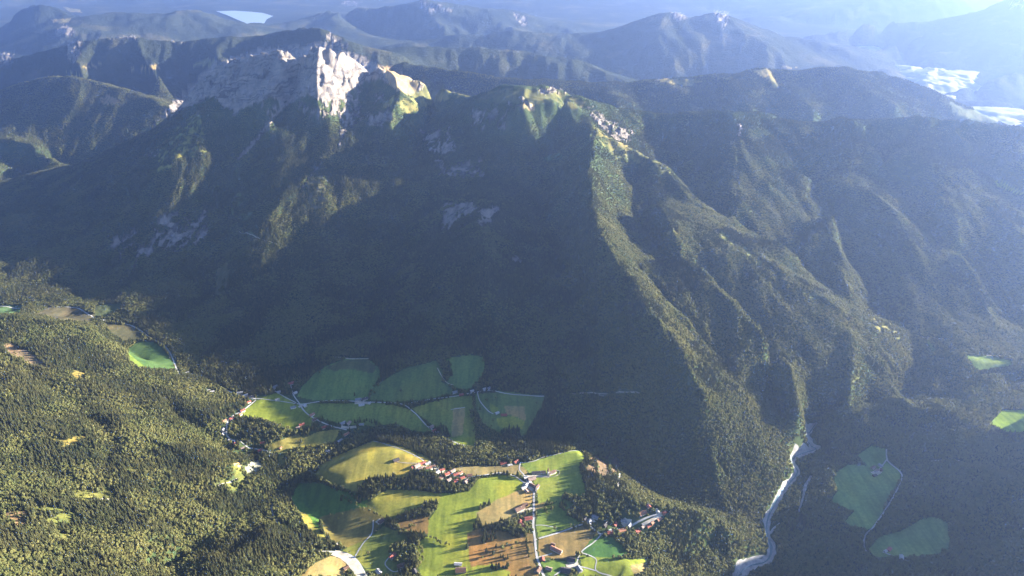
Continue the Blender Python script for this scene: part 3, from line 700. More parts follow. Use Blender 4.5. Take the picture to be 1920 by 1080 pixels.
ROADS = [
 ([(990,908),(1001,915),(1001,930),(1001,960),(1000,985),(1003,1010),(1006,1040),(1012,1060),(1022,1086)],8), ([(1003,1012),(1050,998),(1093,983),(1105,986),(1127,1001),(1150,992),(1180,988),(1215,970),(1242,961)],6.5),
 ([(1127,1003),(1112,1018),(1090,1035),(1080,1060)],4.5), ([(1090,1036),(1117,1048),(1118,1070),(1150,1082)],4), ([(1032,1086),(1050,1072),(1080,1062),(1118,1070)],4.5),
 ([(976,868),(974,880),(982,890),(988,902),(990,908)],5), ([(870,897),(900,892),(925,888),(945,887),(965,893),(980,903),(990,908)],5.5), ([(700,827),(740,838),(780,855),(800,868),(830,885),(850,890),(870,897)],4.5),
 ([(975,868),(1000,865),(1020,857),(1050,850),(1085,845)],4), ([(700,975),(697,1000),(680,1020),(665,1045)],4.5), ([(600,1034),(640,1036),(668,1050),(690,1086)],8),
 ([(510,945),(512,965),(525,985),(550,1000),(575,1020),(600,1034)],5), ([(480,747),(500,749),(550,756),(565,758)],5), ([(565,758),(620,751),(690,754),(750,757),(775,772),(800,798),(830,818),(860,832),(893,840)],5.5),
 ([(762,757),(800,750),(860,742),(895,735),(920,732),(950,738),(1020,743)],4.5), ([(895,735),(900,752),(915,770),(925,776)],4.5), ([(562,758),(575,775),(600,790),(625,800),(650,806)],6),
 ([(545,722),(550,740),(562,757)],4.5), ([(515,733),(535,745),(555,755)],4.5), ([(480,750),(455,770),(430,785),(425,805),(430,822),(470,826)],6), ([(430,822),(460,835),(480,842),(512,852)],4.5),
 ([(-20,572),(60,575),(140,577),(180,598),(210,602),(250,612),(280,632),(310,650),(325,675),(335,700),(350,710),(400,722),(440,738),(480,748)],7.5),
 ([(1662,842),(1663,860),(1668,868),(1690,888),(1688,905),(1670,940),(1640,985),(1622,1005),(1622,1030),(1640,1045),(1660,1049)],6), ([(1664,860),(1655,872),(1640,890)],6), ([(1655,1035),(1690,1048),(1712,1056)],5), ([(1004,985),(1020,985),(1045,990)],3.5), ([(1004,1046),(1020,1042),(1035,1038)],3.5),
 ([(729,1046),(722,1058),(738,1072),(752,1068)],4), ([(845,768),(872,764)],3),
]
TRACKS = [([(335,555),(360,557),(395,556),(428,554)],6), ([(448,434),(470,440),(490,449),(522,459)],5), ([(613,669),(640,670),(660,673),(700,672)],8), ([(1155,872),(1162,890),(1158,912)],6),
          ([(1073,738),(1110,736),(1140,738)],4), ([(820,880),(828,870)],4), ([(820,690),(835,715),(850,722)],4), ([(790,870),(760,868),(745,866)],4), ([(1785,660),(1830,664),(1900,668)],7), ([(1725,632),(1745,633),(1770,636)],6),
          ([(1745,865),(1775,862),(1800,864)],5), ([(410,912),(430,905),(445,898)],4), ([(1120,740),(1140,742),(1200,738)],4), ([(190,935),(215,937)],5)]
road_paths = []
for i, (ln, w) in enumerate(ROADS): road_paths.append(drape('road', ln, w, M_ROAD, .5, .3, i))
for i, (ln, w) in enumerate(TRACKS): drape('track', ln, w, M_TRACK, .6, 1.0, 50 + i)
RW_PX = [6,12,15,12,9,7,7,9,7,9,7,9,12,14,15,16]
rp = [hit(*p[:2]) for p in RIVER]
rw = [1.25 * w * math.sqrt(p[0] ** 2 + p[1] ** 2 + (CAM_Z - p[2]) ** 2) / F for w, p in zip(RW_PX, rp)]
drape('riverbed', RIVER, rw, M_GRAVEL, .7, 1.3, 90)
drape('riverbed', [(1521,892),(1510,912),(1505,935),(1497,962)], [10,14,8,8], M_GRAVEL, .7, 1.2, 91)
drape('riverbed', [(1444,1000),(1452,990),(1462,981)], [10,9,5], M_GRAVEL, .75, 1.2, 93)
drape('riverbed', [(1382,1068),(1390,1056),(1410,1047),(1434,1042)], [12,10,9,9], M_GRAVEL, .75, 1.2, 94)
Wm = NT('river_water', .12, .5); Wm.b.inputs['Base Color'].default_value = (.10, .15, .16, 1)
drape('river', [(p[0] - (2 if i % 3 else -1), p[1]) for i, p in enumerate(RIVER)], [5 + 3 * (i % 3) for i in range(len(RIVER))], Wm.m, 1.1, .8, 95)

# ------------------------------------------------------------------ lakes and valley fog beyond the crest
Lm = NT('lake_water', .3, .5); Lm.b.inputs['Base Color'].default_value = (.30, .36, .42, 1)  # pale base colour stands in for reflected sky
def sheet(name, outline, z, mat):
    pts = [at_z(a, b, z) for a, b in outline]
    bm = bmesh.new(); f = bm.faces.new([bm.verts.new(p) for p in pts])
    if f.normal.z < 0: f.normal_flip()
    bmesh.ops.triangulate(bm, faces=bm.faces[:])
    me = bpy.data.meshes.new(name); bm.to_mesh(me); bm.free()
    return tag(link(name, me, mat), kind='structure')
sheet('lake', [(405,21),(440,20),(470,22),(492,24),(512,30),(500,36),(494,46),(470,47),(448,38),(425,28)], -205, Lm.m)
sheet('lake', [(1060,40),(1095,44),(1130,55),(1120,66),(1080,64)], -195, Lm.m)
Fm = NT('fog_mist', 1.0, .0); Fm.b.inputs['Base Color'].default_value = (.28, .28, .28, 1)
def fog(outline, z, puff, seed):
    P3 = [at_z(a, b, z) for a, b in outline]
    pxs = [(p[0], p[1]) for p in P3]
    x0, x1 = min(p[0] for p in pxs), max(p[0] for p in pxs); y0, y1 = min(p[1] for p in pxs), max(p[1] for p in pxs)
    X, Y = np.meshgrid(np.linspace(x0 - 300, x1 + 300, 150), np.linspace(y0 - 300, y1 + 300, 150))
    d = segdist(X, Y, pxs + [pxs[0]]) * np.where(pip(X, Y, pxs), 1, -1)
    n = fbm(X / 1500, Y / 420, 5, seed, .6)
    Z = z - 130 + 130 * smooth(-150, 420, d + n * 420) + np.abs(fbm(X / 700, Y / 260, 5, seed + 9, .6)) * puff * smooth(0, 500, d)
    return tag(link('valley_fog', mesh_grid('valley_fog', X, Y, Z), Fm.m), 'white bank of morning fog lying in the far valley', None, None, 'stuff')
fog([(1535,76),(1560,70),(1640,72),(1672,88),(1660,112),(1610,108),(1580,90)], -95, 30, 201)
fog([(1650,118),(1700,120),(1760,124),(1835,132),(1810,150),(1760,172),(1720,170),(1680,150)], -70, 75, 211)
fog([(1765,172),(1800,182),(1850,192),(1935,212),(1960,245),(1880,240),(1820,222),(1790,200)], -75, 30, 221)

# ------------------------------------------------------------------ buildings
def bmesh_obj(name, bm, mat, parent=None):
    me = bpy.data.meshes.new(name); bmesh.ops.recalc_face_normals(bm, faces=bm.faces[:]); bm.to_mesh(me); bm.free()
    return link(name, me, mat, parent)
def box(bm, x0, x1, y0, y1, z0, z1, M=None):
    vs_ = [bm.verts.new((x, y, z)) for z in (z0, z1) for x, y in ((x0, y0), (x1, y0), (x1, y1), (x0, y1))]
    if M: 
        for v in vs_: v.co = M @ v.co
    for f in ((3,2,1,0),(4,5,6,7),(0,1,5,4),(1,2,6,5),(2,3,7,6),(3,0,4,7)): bm.faces.new([vs_[i] for i in f])
def prism(bm, prof, y0, y1):
    a = [bm.verts.new((x, y0, z)) for x, z in prof]; b = [bm.verts.new((x, y1, z)) for x, z in prof]
    n = len(prof); bm.faces.new(a); bm.faces.new(b[::-1])
    for i in range(n): bm.faces.new((a[i], a[(i + 1) % n], b[(i + 1) % n], b[i]))
def roofmat(name, c, rough=.75):
    t = NT(name, rough, .25); g = t.n('ShaderNodeTexCoord'); f = t.noise(.35, 4, g.outputs['Object']); 
    w = t.n('ShaderNodeTexWave'); w.inputs['Scale'].default_value = .9; w.inputs['Distortion'].default_value = 1.5; t.l(g.outputs['Object'], w.inputs['Vector'])
    a = tuple(v * .62 for v in c); b = tuple(min(.9, v * 1.35) for v in c)
    t.l(t.mix(.25, t.ramp(f, [(.3, a), (.7, b)]), t.ramp(w.outputs['Fac'], [(.2, a), (.8, b)])), t.b.inputs['Base Color']); return t.m
ROOF = {'red': roofmat('roof_red_tile', (.27, .075, .055)), 'orange': roofmat('roof_orange_tile', (.30, .14, .09)), 'brown': roofmat('roof_brown_shingle', (.13, .075, .055)),
        'dark': roofmat('roof_dark_slate', (.055, .05, .055)), 'grey': roofmat('roof_grey_sheet', (.19, .20, .225), .5), 'pale': roofmat('roof_pale_sheet', (.37, .365, .375), .55), 'pink': roofmat('roof_weathered_tile', (.28, .20, .17))}
WALL = {'white': plain('wall_white_render', (.5, .48, .44), .9, .08, .3), 'wood': plain('wall_dark_timber', (.13, .08, .05), .9, .3, .8), 'tan': plain('wall_pale_timber', (.36, .26, .16), .9, .2, .8)}
M_WIN = plain('window_glass', (.05, .06, .08), .15, .2, 2, .5)
M_WOOD = plain('brown_wood', (.12, .07, .04), .85, .3, 2)
M_STONE = plain('grey_stone', (.38, .36, .33), .9, .15, 1)
WN = {'white': 'white walls', 'wood': 'dark timber walls', 'tan': 'pale timber walls'}
RN = {'red': 'red roof', 'orange': 'orange roof', 'brown': 'brown roof', 'dark': 'dark roof', 'grey': 'grey roof', 'pale': 'pale roof', 'pink': 'weathered pinkish roof'}
def house(kind, px_, py_, rot, w, l, roof, wall, label, eave=6.5, cat='house', scale=1.0, chim=True):
    x, y, z = hit(px_, py_); jr = random.Random(int(px_ * 7 + py_ * 13)); w *= jr.uniform(.8, .96); l *= jr.uniform(.78, .98); rot += jr.uniform(-14, 14)
    z = min(float(gz(x + a, y + b)) for a in (-w * .4, 0, w * .4) for b in (-l * .4, 0, l * .4)) + .4
    t = bpy.data.objects.new(kind, None); C.objects.link(t); t.location = (x, y, z); t.rotation_euler = (0, 0, rad(rot))
    tag(t, label, cat)
    hw, hl = w / 2, l / 2; rise = hw * (.62 if kind != 'barn' else .5)
    bm = bmesh.new(); prism(bm, [(-hw, -6), (hw, -6), (hw, eave), (0, eave + rise), (-hw, eave)], -hl, hl)
    bmesh_obj('wall', bm, WALL[wall], t)
    if wall == 'white' and kind == 'farmhouse':                 # timber upper storey
        bm = bmesh.new(); prism(bm, [(-hw - .12, eave * .62), (hw + .12, eave * .62), (hw + .12, eave), (0, eave + rise + .05), (-hw - .12, eave)], hl * .15, hl + .12)
        bmesh_obj('timber_storey', bm, M_WOOD, t)
    bm = bmesh.new(); o = 1.6; s = rise / hw; th = .45; e = eave + .05
    prism(bm, [(-hw - o, e - o * s), (0, e + rise), (hw + o, e - o * s), (hw + o, e - o * s + th), (0, e + rise + th), (-hw - o, e - o * s + th)], -hl - o, hl + o)
    rf = bmesh_obj('roof', bm, ROOF[roof], t)
    if chim:
        bm = bmesh.new(); cx = hw * .35; box(bm, cx - .7, cx + .7, hl * .3 - .7, hl * .3 + .7, e + rise * .4, e + rise + 2.0); box(bm, cx - .9, cx + .9, hl * .3 - .9, hl * .3 + .9, e + rise + 2.003, e + rise + 2.3)
        bmesh_obj('chimney', bm, M_STONE, rf)
    if kind in ('house', 'farmhouse'):
        for k in (-1, 1):
            for q, zz_ in ((-.5, 1.6), (.5, 1.6), (-.25, 4.3), (.25, 4.3)):
                bm = bmesh.new(); yy_ = k * (hl + .06); cx = q * hw; box(bm, cx - .7, cx + .7, yy_ - .12, yy_ + .12, zz_, zz_ + 1.5); bmesh_obj('window', bm, M_WIN, t)
        for q in (-.5, 0, .5):
            bm = bmesh.new(); box(bm, hw - .06, hw + .1, q * hl - .8, q * hl + .8, 1.8, 3.3); bmesh_obj('window', bm, M_WIN, t)
        bm = bmesh.new(); box(bm, -.8, .8, -hl - .14, -hl + .1, 0, 2.4); bmesh_obj('door', bm, M_WOOD, t)
        bm = bmesh.new(); box(bm, -hw * .8, hw * .8, -hl - 1.3, -hl - .02, 3.2, 3.4); box(bm, -hw * .8, hw * .8, -hl - 1.3, -hl - 1.2, 3.4, 4.2); bmesh_obj('balcony', bm, M_WOOD, t)
    else:
        bm = bmesh.new(); box(bm, -1.8, 1.8, -hl - .14, -hl + .1, -1, 3.4); bmesh_obj('door', bm, M_WOOD, t)
    TAKEN.append((x, y, max(w, l) * .5 + 4)); 
    # keep the sight line to it free for a few metres
    TAKEN.append((x * .995, y - 13, max(w, l) * .4))
    return t
def yard(line, width):
    drape('yard', line, width, M_YARD, .75, .8, len(TAKEN) % 97)
S = 'house'; FH = 'farmhouse'; BN = 'barn'
HOUSES = [
 # eastern hamlet on the wooded spur
 (S,1216,951,20,15,17,'red','white','square house with bright red roof standing alone among trees, topmost of the eastern hamlet'),
 (FH,1205,963,-60,18,34,'orange','white','long orange-roofed building below the topmost red house of the eastern hamlet'),
 (S,1232,959.5,10,14,16,'pale','white','pale-roofed white house left of the last red house of the eastern hamlet'),
 (S,1245,961.5,-55,14,20,'red','tan','red-roofed house at the far right end of the eastern hamlet, against the wood'),
 (S,1236,971.5,-50,14,22,'orange','tan','orange-roofed house in the lower row, nearest to the far end of the hamlet'),
 (S,1224,977.5,-50,15,22,'orange','tan','orange-roofed house, second from the right in the lower row of the eastern hamlet'),
 (S,1217,983,-52,16,22,'red','tan','wide red-roofed house, third from the right in the lower row of the eastern hamlet'),
 (S,1206,986,-50,13,18,'pink','white','small house with faded roof between two wide red roofs in the lower row'),
 (FH,1196,991.5,-55,20,28,'red','tan','large deep red roof at the left end of the lower row, by the wood edge'),
 (FH,1166,995.5,-75,15,28,'orange','tan','orange-roofed house below the grey complex, on the road into the eastern hamlet'),
 (S,1144,1000,-70,17,24,'red','wood','dull red-roofed house beside the road junction at the edge of the dark green field'),
 (S,1153,984,-40,15,20,'red','tan','red-roofed house left of the grey complex in the eastern hamlet'),
 (FH,1170,977,60,14,24,'grey','white','grey-roofed upper wing of the building complex round a court in the eastern hamlet'),
 (FH,1180,985,-30,13,22,'grey','white','grey-roofed lower wing of the building complex in the eastern hamlet'),
 (S,1135,984.5,-40,15,22,'dark','wood','dark-roofed house alone in the trees between the grey farm and the eastern hamlet'),
 (FH,1116,971,70,14,24,'grey','white','grey-roofed building with a loop drive, on the wood edge above the road fork'),
 (BN,1105,980,-30,17,28,'grey','wood','grey-roofed barn right at the fork of the white road into the eastern hamlet'),
 (S,1097,975,-30,13,16,'dark','wood','small dark-roofed house beside the grey barn, nearest to the green field'),
 # along the straight white road
 (FH,974,955,-62,24,44,'brown','white','large brown-roofed farm building left of the straight white road'),
 (BN,984,948,-62,16,26,'brown','tan','small brown-roofed barn behind the large brown farm by the straight road'),
 (FH,991,974,-75,19,28,'red','white','red-roofed house close to the left side of the straight white road'),
 (S,975,981,10,15,20,'red','tan','red-roofed house hidden among the trees left of the straight road'),
 (S,981,988,50,13,15,'red','tan','smallest red-roofed house at the end of the short lane left of the straight road'),
 (FH,1043,1032.5,55,20,46,'orange','white','long orange-roofed farmhouse alone on the brown field right of the straight road'),
 (BN,1037,1022.5,55,11,16,'brown','tan','small brown shed behind the long orange-roofed farmhouse'),
 (BN,1017,1050,0,15,17,'red','wood','little square red-roofed barn at the road junction below the long orange-roofed farmhouse'),
 (FH,1071,1051,75,24,34,'dark','white','dark-roofed farm, upper one of the three at the bottom right of the fields'),
 (FH,1061,1070,80,28,40,'dark','white','largest dark-roofed farm at the lower edge of the picture, right of the road'),
 (S,1086,1068,30,18,26,'grey','white','grey-roofed house, rightmost of the three farms at the bottom'),
 (S,1029,1068,60,15,22,'pink','tan','tan house with faded roof right beside the road near the lower edge'),
 (FH,1009,1070,-20,18,26,'brown','white','brown-roofed house left of the road near the lower edge of the picture'),
 # church hamlet
 (FH,944,870.5,-85,14,26,'red','white','bright red-roofed house before the trees, left one of two above the tan field'),
 (FH,968,867,-60,16,26,'red','white','red-roofed house at the lane bend, right one of the two above the tan field'),
 (BN,956,873,-80,10,20,'pale','wood','low pale-roofed shed between the two red-roofed houses above the tan field'),
 (FH,1010,887.5,-83,15,62,'dark','white','very long dark-roofed hall left of the church'),
 (FH,997,899,-60,18,32,'pink','tan','farm with weathered pinkish roof below the long dark hall'),
 (S,990,909,-60,18,28,'pale','white','white-roofed building in the cluster where the straight road ends, upper left'),
 (FH,998,912,60,16,26,'brown','white','brown-roofed house in the middle of the cluster where the straight road ends'),
 (S,1007,914,-20,14,20,'brown','white','dark brown-roofed house at the right edge of the cluster where the straight road ends'),
 (BN,982,916,-60,13,20,'pale','white','small pale shed at the left edge of the cluster beside the green field'),
 (BN,987,922,30,11,18,'pink','tan','narrow barn at the lower edge of the cluster, by the tan field'),
 (S,1004,921,0,12,16,'dark','white','small dark-roofed house where the straight road enters the cluster'),
 (S,985,897,-60,12,15,'pale','white','little pale-roofed house at the court above the cluster'),
 # western village on the knoll
 (BN,743,863.5,-60,18,28,'dark','wood','lone dark-roofed barn in the middle of the big olive field'),
 (FH,782,874,-55,16,28,'pink','white','farmhouse with weathered roof at the upper left corner of the village on the knoll'),
 (FH,792,869.5,-60,15,26,'red','white','red-roofed farmhouse at the top edge of the village on the knoll'),
 (FH,802,870,-60,16,26,'pale','white','pale-roofed farmhouse at the top right of the upper row in the village on the knoll'),
 (S,775,877,-55,13,20,'red','tan','small red-roofed house at the left tip of the village on the knoll'),
 (S,789,880,-50,15,22,'pink','white','house with weathered roof in the second row, left, of the village on the knoll'),
 (S,804,878,-60,14,22,'orange','white','orange-roofed house in the second row of the village on the knoll'),
 (S,813,874.5,-50,13,18,'brown','white','brown-roofed house beside the trees right of the upper row on the knoll'),
 (S,829,882,-55,15,22,'red','white','red-roofed house in the centre of the village on the knoll'),
 (FH,838,890,-60,18,26,'red','white','large red-roofed house below the centre of the village on the knoll'),
 (S,849,884,-50,14,22,'pink','white','faded-roofed house on the lane in the right half of the knoll village'),
 (S,855,891,-60,15,22,'red','white','red-roofed house below the lane in the right half of the village on the knoll'),
 (S,863,888.5,-50,14,20,'orange','white','orange-roofed house next to the tan field at the right of the village on the knoll'),
 (S,874,904,-40,16,20,'pink','white','last house at the lower right tip of the village, touching the green field'),
 (BN,880,892.5,-75,12,24,'brown','tan','brown-roofed barn on the lane between village and tan field'),
 (BN,867,897,-50,13,20,'red','tan','red-roofed barn near the lower right tip of the village'),
 (S,827,897,-50,14,18,'brown','white','brown-roofed house deep among the garden trees of the village, left'),
 (S,842,901,-40,14,18,'pink','white','house with faded roof deep among the garden trees of the village, middle'),
 (S,855,903,-60,14,20,'red','white','red-roofed house deep among the garden trees of the village, right'),
 (S,820,887,-40,13,18,'pale','white','pale-roofed house left of the village centre'),
 # lower left
 (BN,715,978,-40,16,22,'brown','wood','brown barn in a paved court at the upper end of the thin lane'),
 (BN,634,1020,-50,8,12,'pale','tan','tiny pale hut in the meadow above the gravel bend'),
 (BN,649,1066,-50,14,20,'brown','tan','brown-roofed barn beside the broad gravel road at the lower edge'),
 (FH,736,1044,-25,18,30,'red','white','bright red-roofed house left of the wooded patch near the lower edge'),
 (FH,752,1062,-55,16,26,'brown','white','brown-roofed house under the trees below the bright red roof'),
 (S,710,1074,30,17,22,'pale','white','pale-roofed house at the lower edge, left of the wooded patch'),
 (FH,778,1074,30,15,26,'dark','white','dark-roofed house at the lower edge, right of the wooded patch'),
 (FH,864,1071,85,26,40,'brown','white','big brown-roofed farm at the lower edge of the bright green field'),
 (BN,859,1059,85,13,26,'pale','white','pale-roofed barn directly behind the big brown-roofed farm at the lower edge'),
 # upper village in the shade
 (FH,450,737.5,-70,15,26,'grey','white','grey-roofed house, leftmost of the three beside the shaded road bend'),
 (FH,460,742.5,-70,15,26,'pale','white','pale-roofed house, middle of the three beside the shaded road bend'),
 (S,471,745.5,-70,15,24,'dark','white','dark-roofed house, rightmost of the three beside the shaded road bend'),
 (S,467,755,-60,13,20,'red','white','red-roofed house where the shaded road forks'),
 (BN,390,732.5,-80,11,18,'pale','white','pale hut, left of the pair beside the valley road'),
 (BN,398,734.5,-80,11,18,'pale','white','pale hut, right of the pair beside the valley road'),
 (FH,516,727,-40,18,24,'grey','white','grey-roofed farm at the top end of the short lane under the mountain'),
 (S,523,736,-60,12,18,'pale','white','small pale-roofed house just below the farm under the mountain'),
 (FH,546,720,-70,20,28,'red','white','red-roofed farmhouse at the forest edge left of the big shaded meadow'),
 (S,554,737.5,-60,12,18,'pale','white','pale-roofed house below the red farmhouse at the forest edge'),
 (S,520,750.5,-70,13,22,'grey','white','grey-roofed house in the meadow between the two shaded lanes'),
 (FH,550,765,-60,14,26,'grey','white','grey-roofed house just left of the shaded road crossing'),
 (S,571,762,-30,13,18,'pale','white','pale-roofed house just right of the shaded road crossing'),
 (FH,455,771,-40,15,24,'red','white','red-roofed house at the left tip of the sunlit green meadow'),
 (S,451,778,-40,12,16,'orange','white','small orange-roofed house below the red one at the left tip of the meadow'),
 (S,434,786,-30,14,20,'red','white','red-roofed house inside the road curve at the wood edge'),
 (S,421,790,-40,13,18,'orange','tan','orange-roofed house outside the road curve, among the trees'),
 (FH,418,806,0,15,20,'grey','white','grey-roofed house beside the road curve, upper of two'),
 (S,418,813,0,13,16,'pale','white','pale-roofed house beside the road curve, lower of two'),
 (S,429,825,20,14,18,'pale','white','pale-roofed house at the lower end of the road curve'),
 (FH,672,750,-80,16,30,'grey','white','grey-roofed farmhouse, left one of the shaded farm between the two green meadows'),
 (FH,684,749,-70,18,28,'dark','white','dark-roofed farmhouse, right one of the shaded farm between the two green meadows'),
 (BN,678,760,-80,14,26,'pale','white','pale-roofed barn in front of the shaded farm between the two green meadows'),
 (BN,693,756,-70,9,13,'pale','white','tiny white shed at the right end of the shaded farm between the meadows'),
 (FH,585,779,-40,15,24,'orange','white','orange-roofed house on the road where the sunlight begins'),
 (S,590,788,-40,14,22,'brown','white','brown-roofed house on the road just below the orange-roofed one'),
 (FH,566,797,-50,17,26,'red','tan','red-roofed farmhouse at the lower edge of the sunlit green meadow'),
 (S,559,803,-50,13,18,'pink','white','small house with faded roof just left of the red-roofed farmhouse by the green meadow'),
 (FH,608,802,-60,16,24,'red','white','red-roofed house in front of the yellow field'),
 (FH,643,794,-55,15,26,'grey','white','grey-roofed house, left of the pair at the end of the village road'),
 (FH,654,794,-30,15,26,'pink','white','house with faded roof, right of the pair at the end of the village road'),
 (S,678,796,-80,12,24,'grey','white','low grey-roofed house right of the pair at the end of the village road'),
 (FH,649,814,-35,15,32,'orange','white','orange-roofed house at the dark slope below the village road'),
 (FH,637,826,-35,12,26,'grey','wood','narrow grey-roofed barn in the dark hollow below the village road'),
 (S,615,846,-80,12,22,'grey','white','lone grey-roofed house at the bottom of the dark ravine'),
 (S,809,802,-40,16,22,'pink','white','house with weathered roof, upper of three on the lane through the long fields'),
 (S,814,809,-40,15,20,'red','white','red-roofed house, middle of three on the lane through the long fields'),
 (S,820,814,-40,15,20,'dark','white','dark-roofed house, lower of three on the lane through the long fields'),
 (S,440,832,20,12,16,'red','white','red-roofed house on the lane below the road curve, first from the left'),
 (S,455,839,-70,11,16,'pink','white','faded-roofed house on the lane below the road curve, between the red ones'),
 (S,493,831,-70,14,20,'red','tan','bright red-roofed house set back above the lane below the road curve'),
 (FH,488,844,-50,15,24,'red','white','large red-roofed house at the right end of the lane below the road curve'),
 (BN,526,841,-20,9,11,'orange','tan','tiny orange-roofed hut alone at the edge of the olive clearing'),
 (FH,853,736,-60,15,24,'grey','white','grey-roofed house above the junction of the upper shaded lane'),
 (FH,865,741,-70,16,24,'red','wood','red-brown farmhouse below the junction of the upper shaded lane'),
 (S,885,734,-60,12,18,'pale','white','pale-roofed house right of the upper shaded junction'),
 (S,908,730,-70,11,16,'pale','white','small pale-roofed house, left of two at the top of the shaded lane'),
 (S,917,728.5,-60,11,16,'grey','white','small grey-roofed house, right of two at the top of the shaded lane'),
 (S,932,775.5,-70,12,22,'pale','white','white-roofed house beside the big red barn in the half-lit meadow'),
 (BN,945,778.5,-82,18,30,'red','wood','big bright red-roofed barn in the half-lit meadow'),
 (S,350,699,-60,12,22,'pale','white','pale-roofed house on the valley road, left of two beside the shaded meadow'),
 (S,361,703,-60,12,18,'pale','white','pale-roofed house on the valley road, right of two beside the shaded meadow'),
 # clearings across the river
 (FH,1637,878,-70,16,28,'brown','white','brown-roofed farm, left one in the yard of the upper river clearing'),
 (FH,1651,874,30,15,24,'grey','white','grey-roofed farm at the road end of the yard in the upper river clearing'),
 (S,1643,883.5,-70,13,22,'pink','white','faded-roofed house in the middle of the yard in the upper river clearing'),
 (BN,1640,892,-60,13,20,'dark','wood','dark-roofed barn at the lower tip of the yard in the upper river clearing'),
 (BN,1652,882,-40,11,16,'brown','wood','brown shed at the right side of the yard in the upper river clearing'),
 (FH,1690,1046,-30,14,20,'pale','white','white house with pale roof at the foot of the lower river clearing'),
 (BN,1667,1031,-40,13,22,'red','wood','reddish-roofed barn near the lower left of the lower river clearing'),
 (S,1660,1035,-60,10,14,'pale','white','tiny pale hut beside the reddish barn in the lower river clearing'),
]
for h_ in HOUSES: house(*h_[:9], cat=('barn' if h_[0] == BN else 'house'), chim=h_[0] != BN, eave=6.5 if h_[0] != BN else 5.0)
for ln, w in (([(985,905),(995,913),(1006,920)],30), ([(985,893),(1010,893),(1030,894)],12), ([(776,880),(800,876),(830,886),(860,892)],16), ([(665,756),(680,755),(695,757)],16), ([(1168,986),(1176,980),(1184,980)],24), ([(1204,985),(1222,975),(1243,963)],11),
              ([(640,800),(652,802),(668,800)],12), ([(1062,1062),(1072,1060),(1085,1060)],18), ([(1100,978),(1115,975)],20), ([(1636,884),(1643,888),(1650,880)],26), ([(625,1036),(648,1045),(670,1068),(676,1084)],34), ([(560,764),(566,760),(575,763)],14), ([(708,975),(716,982)],22), ([(974,962),(985,958),(998,952)],10), ([(1186,985),(1170,972)],9)):
    yard(ln, w)

def church():
    x, y, z = hit(1035, 888); z -= .2
    t = bpy.data.objects.new('church', None); C.objects.link(t); t.location = (x, y, z); t.rotation_euler = (0, 0, rad(-62)); tag(t, 'white village church with a pointed steeple inside a walled churchyard', 'church')
    bm = bmesh.new(); prism(bm, [(-7, -4), (7, -4), (7, 9), (0, 16), (-7, 9)], -15, 12)
    for k in range(1): pass
    bmesh_obj('nave', bm, WALL['white'], t)
    bm = bmesh.new(); prism(bm, [(-8, 8.1), (0, 16.1), (8, 8.1), (8, 8.7), (0, 16.8), (-8, 8.7)], -15.8, 12.6); bmesh_obj('roof', bm, ROOF['brown'], t)
    bm = bmesh.new(); r = bmesh.ops.create_cone(bm, cap_ends=True, segments=10, radius1=6.2, radius2=6.2, depth=13); bmesh.ops.translate(bm, verts=bm.verts, vec=(0, 12.5, 2.5)); bmesh_obj('apse', bm, WALL['white'], t)
    bm = bmesh.new(); bmesh.ops.create_cone(bm, cap_ends=True, segments=10, radius1=7, radius2=.3, depth=5); bmesh.ops.translate(bm, verts=bm.verts, vec=(0, 12.7, 11.6)); bmesh_obj('apse_roof', bm, ROOF['brown'], t)
    bm = bmesh.new(); box(bm, -3.4, 3.4, -21.5, -14.7, -4, 21); tw = bmesh_obj('tower', bm, WALL['white'], t)
    bm = bmesh.new(); bmesh.ops.create_cone(bm, cap_ends=True, segments=8, radius1=5, radius2=.1, depth=20, matrix=Matrix.Translation((0, -18.1, 31.05)) @ Matrix.Rotation(rad(22.5), 4, 'Z')); bmesh_obj('spire', bm, ROOF['brown'], tw)
    for q in (-8, -2, 4): 
        for s in (-1, 1):
            bm = bmesh.new(); box(bm, s * 7 - .12, s * 7 + .12, q - .8, q + .8, 3, 7); bmesh_obj('window', bm, M_WIN, t)
    for s in (-1, 1):
        bm = bmesh.new(); box(bm, s * 3.4 - .12, s * 3.4 + .12, -19, -17.2, 16, 19); bmesh_obj('belfry_opening', bm, M_WIN, tw)
    TAKEN.append((x, y, 38))
    bm = bmesh.new(); N = 40; prev = None
    for k in range(N + 1):
        a = k * 2 * math.pi / N; ex, ey = 27 * math.cos(a), 17 * math.sin(a); c, s_ = math.cos(rad(28)), math.sin(rad(28))
        wx, wy = x + 6 + ex * c - ey * s_, y + ex * s_ + ey * c; zg = float(gz(wx, wy))
        nx, ny = (wx - x - 6) / 27, (wy - y) / 27
        cur = [bm.verts.new(p) for p in ((wx, wy, zg - 1.5), (wx, wy, zg + 2.2), (wx + nx, wy + ny, zg + 2.2), (wx + nx, wy + ny, zg - 1.5))]
        if prev:
            for i in range(4): bm.faces.new((prev[i], prev[(i + 1) % 4], cur[(i + 1) % 4], cur[i]))
        prev = cur
    tag(bmesh_obj('churchyard_wall', bm, M_STONE), 'low pale stone wall ringing the church on its grassy rise', 'wall')
church()

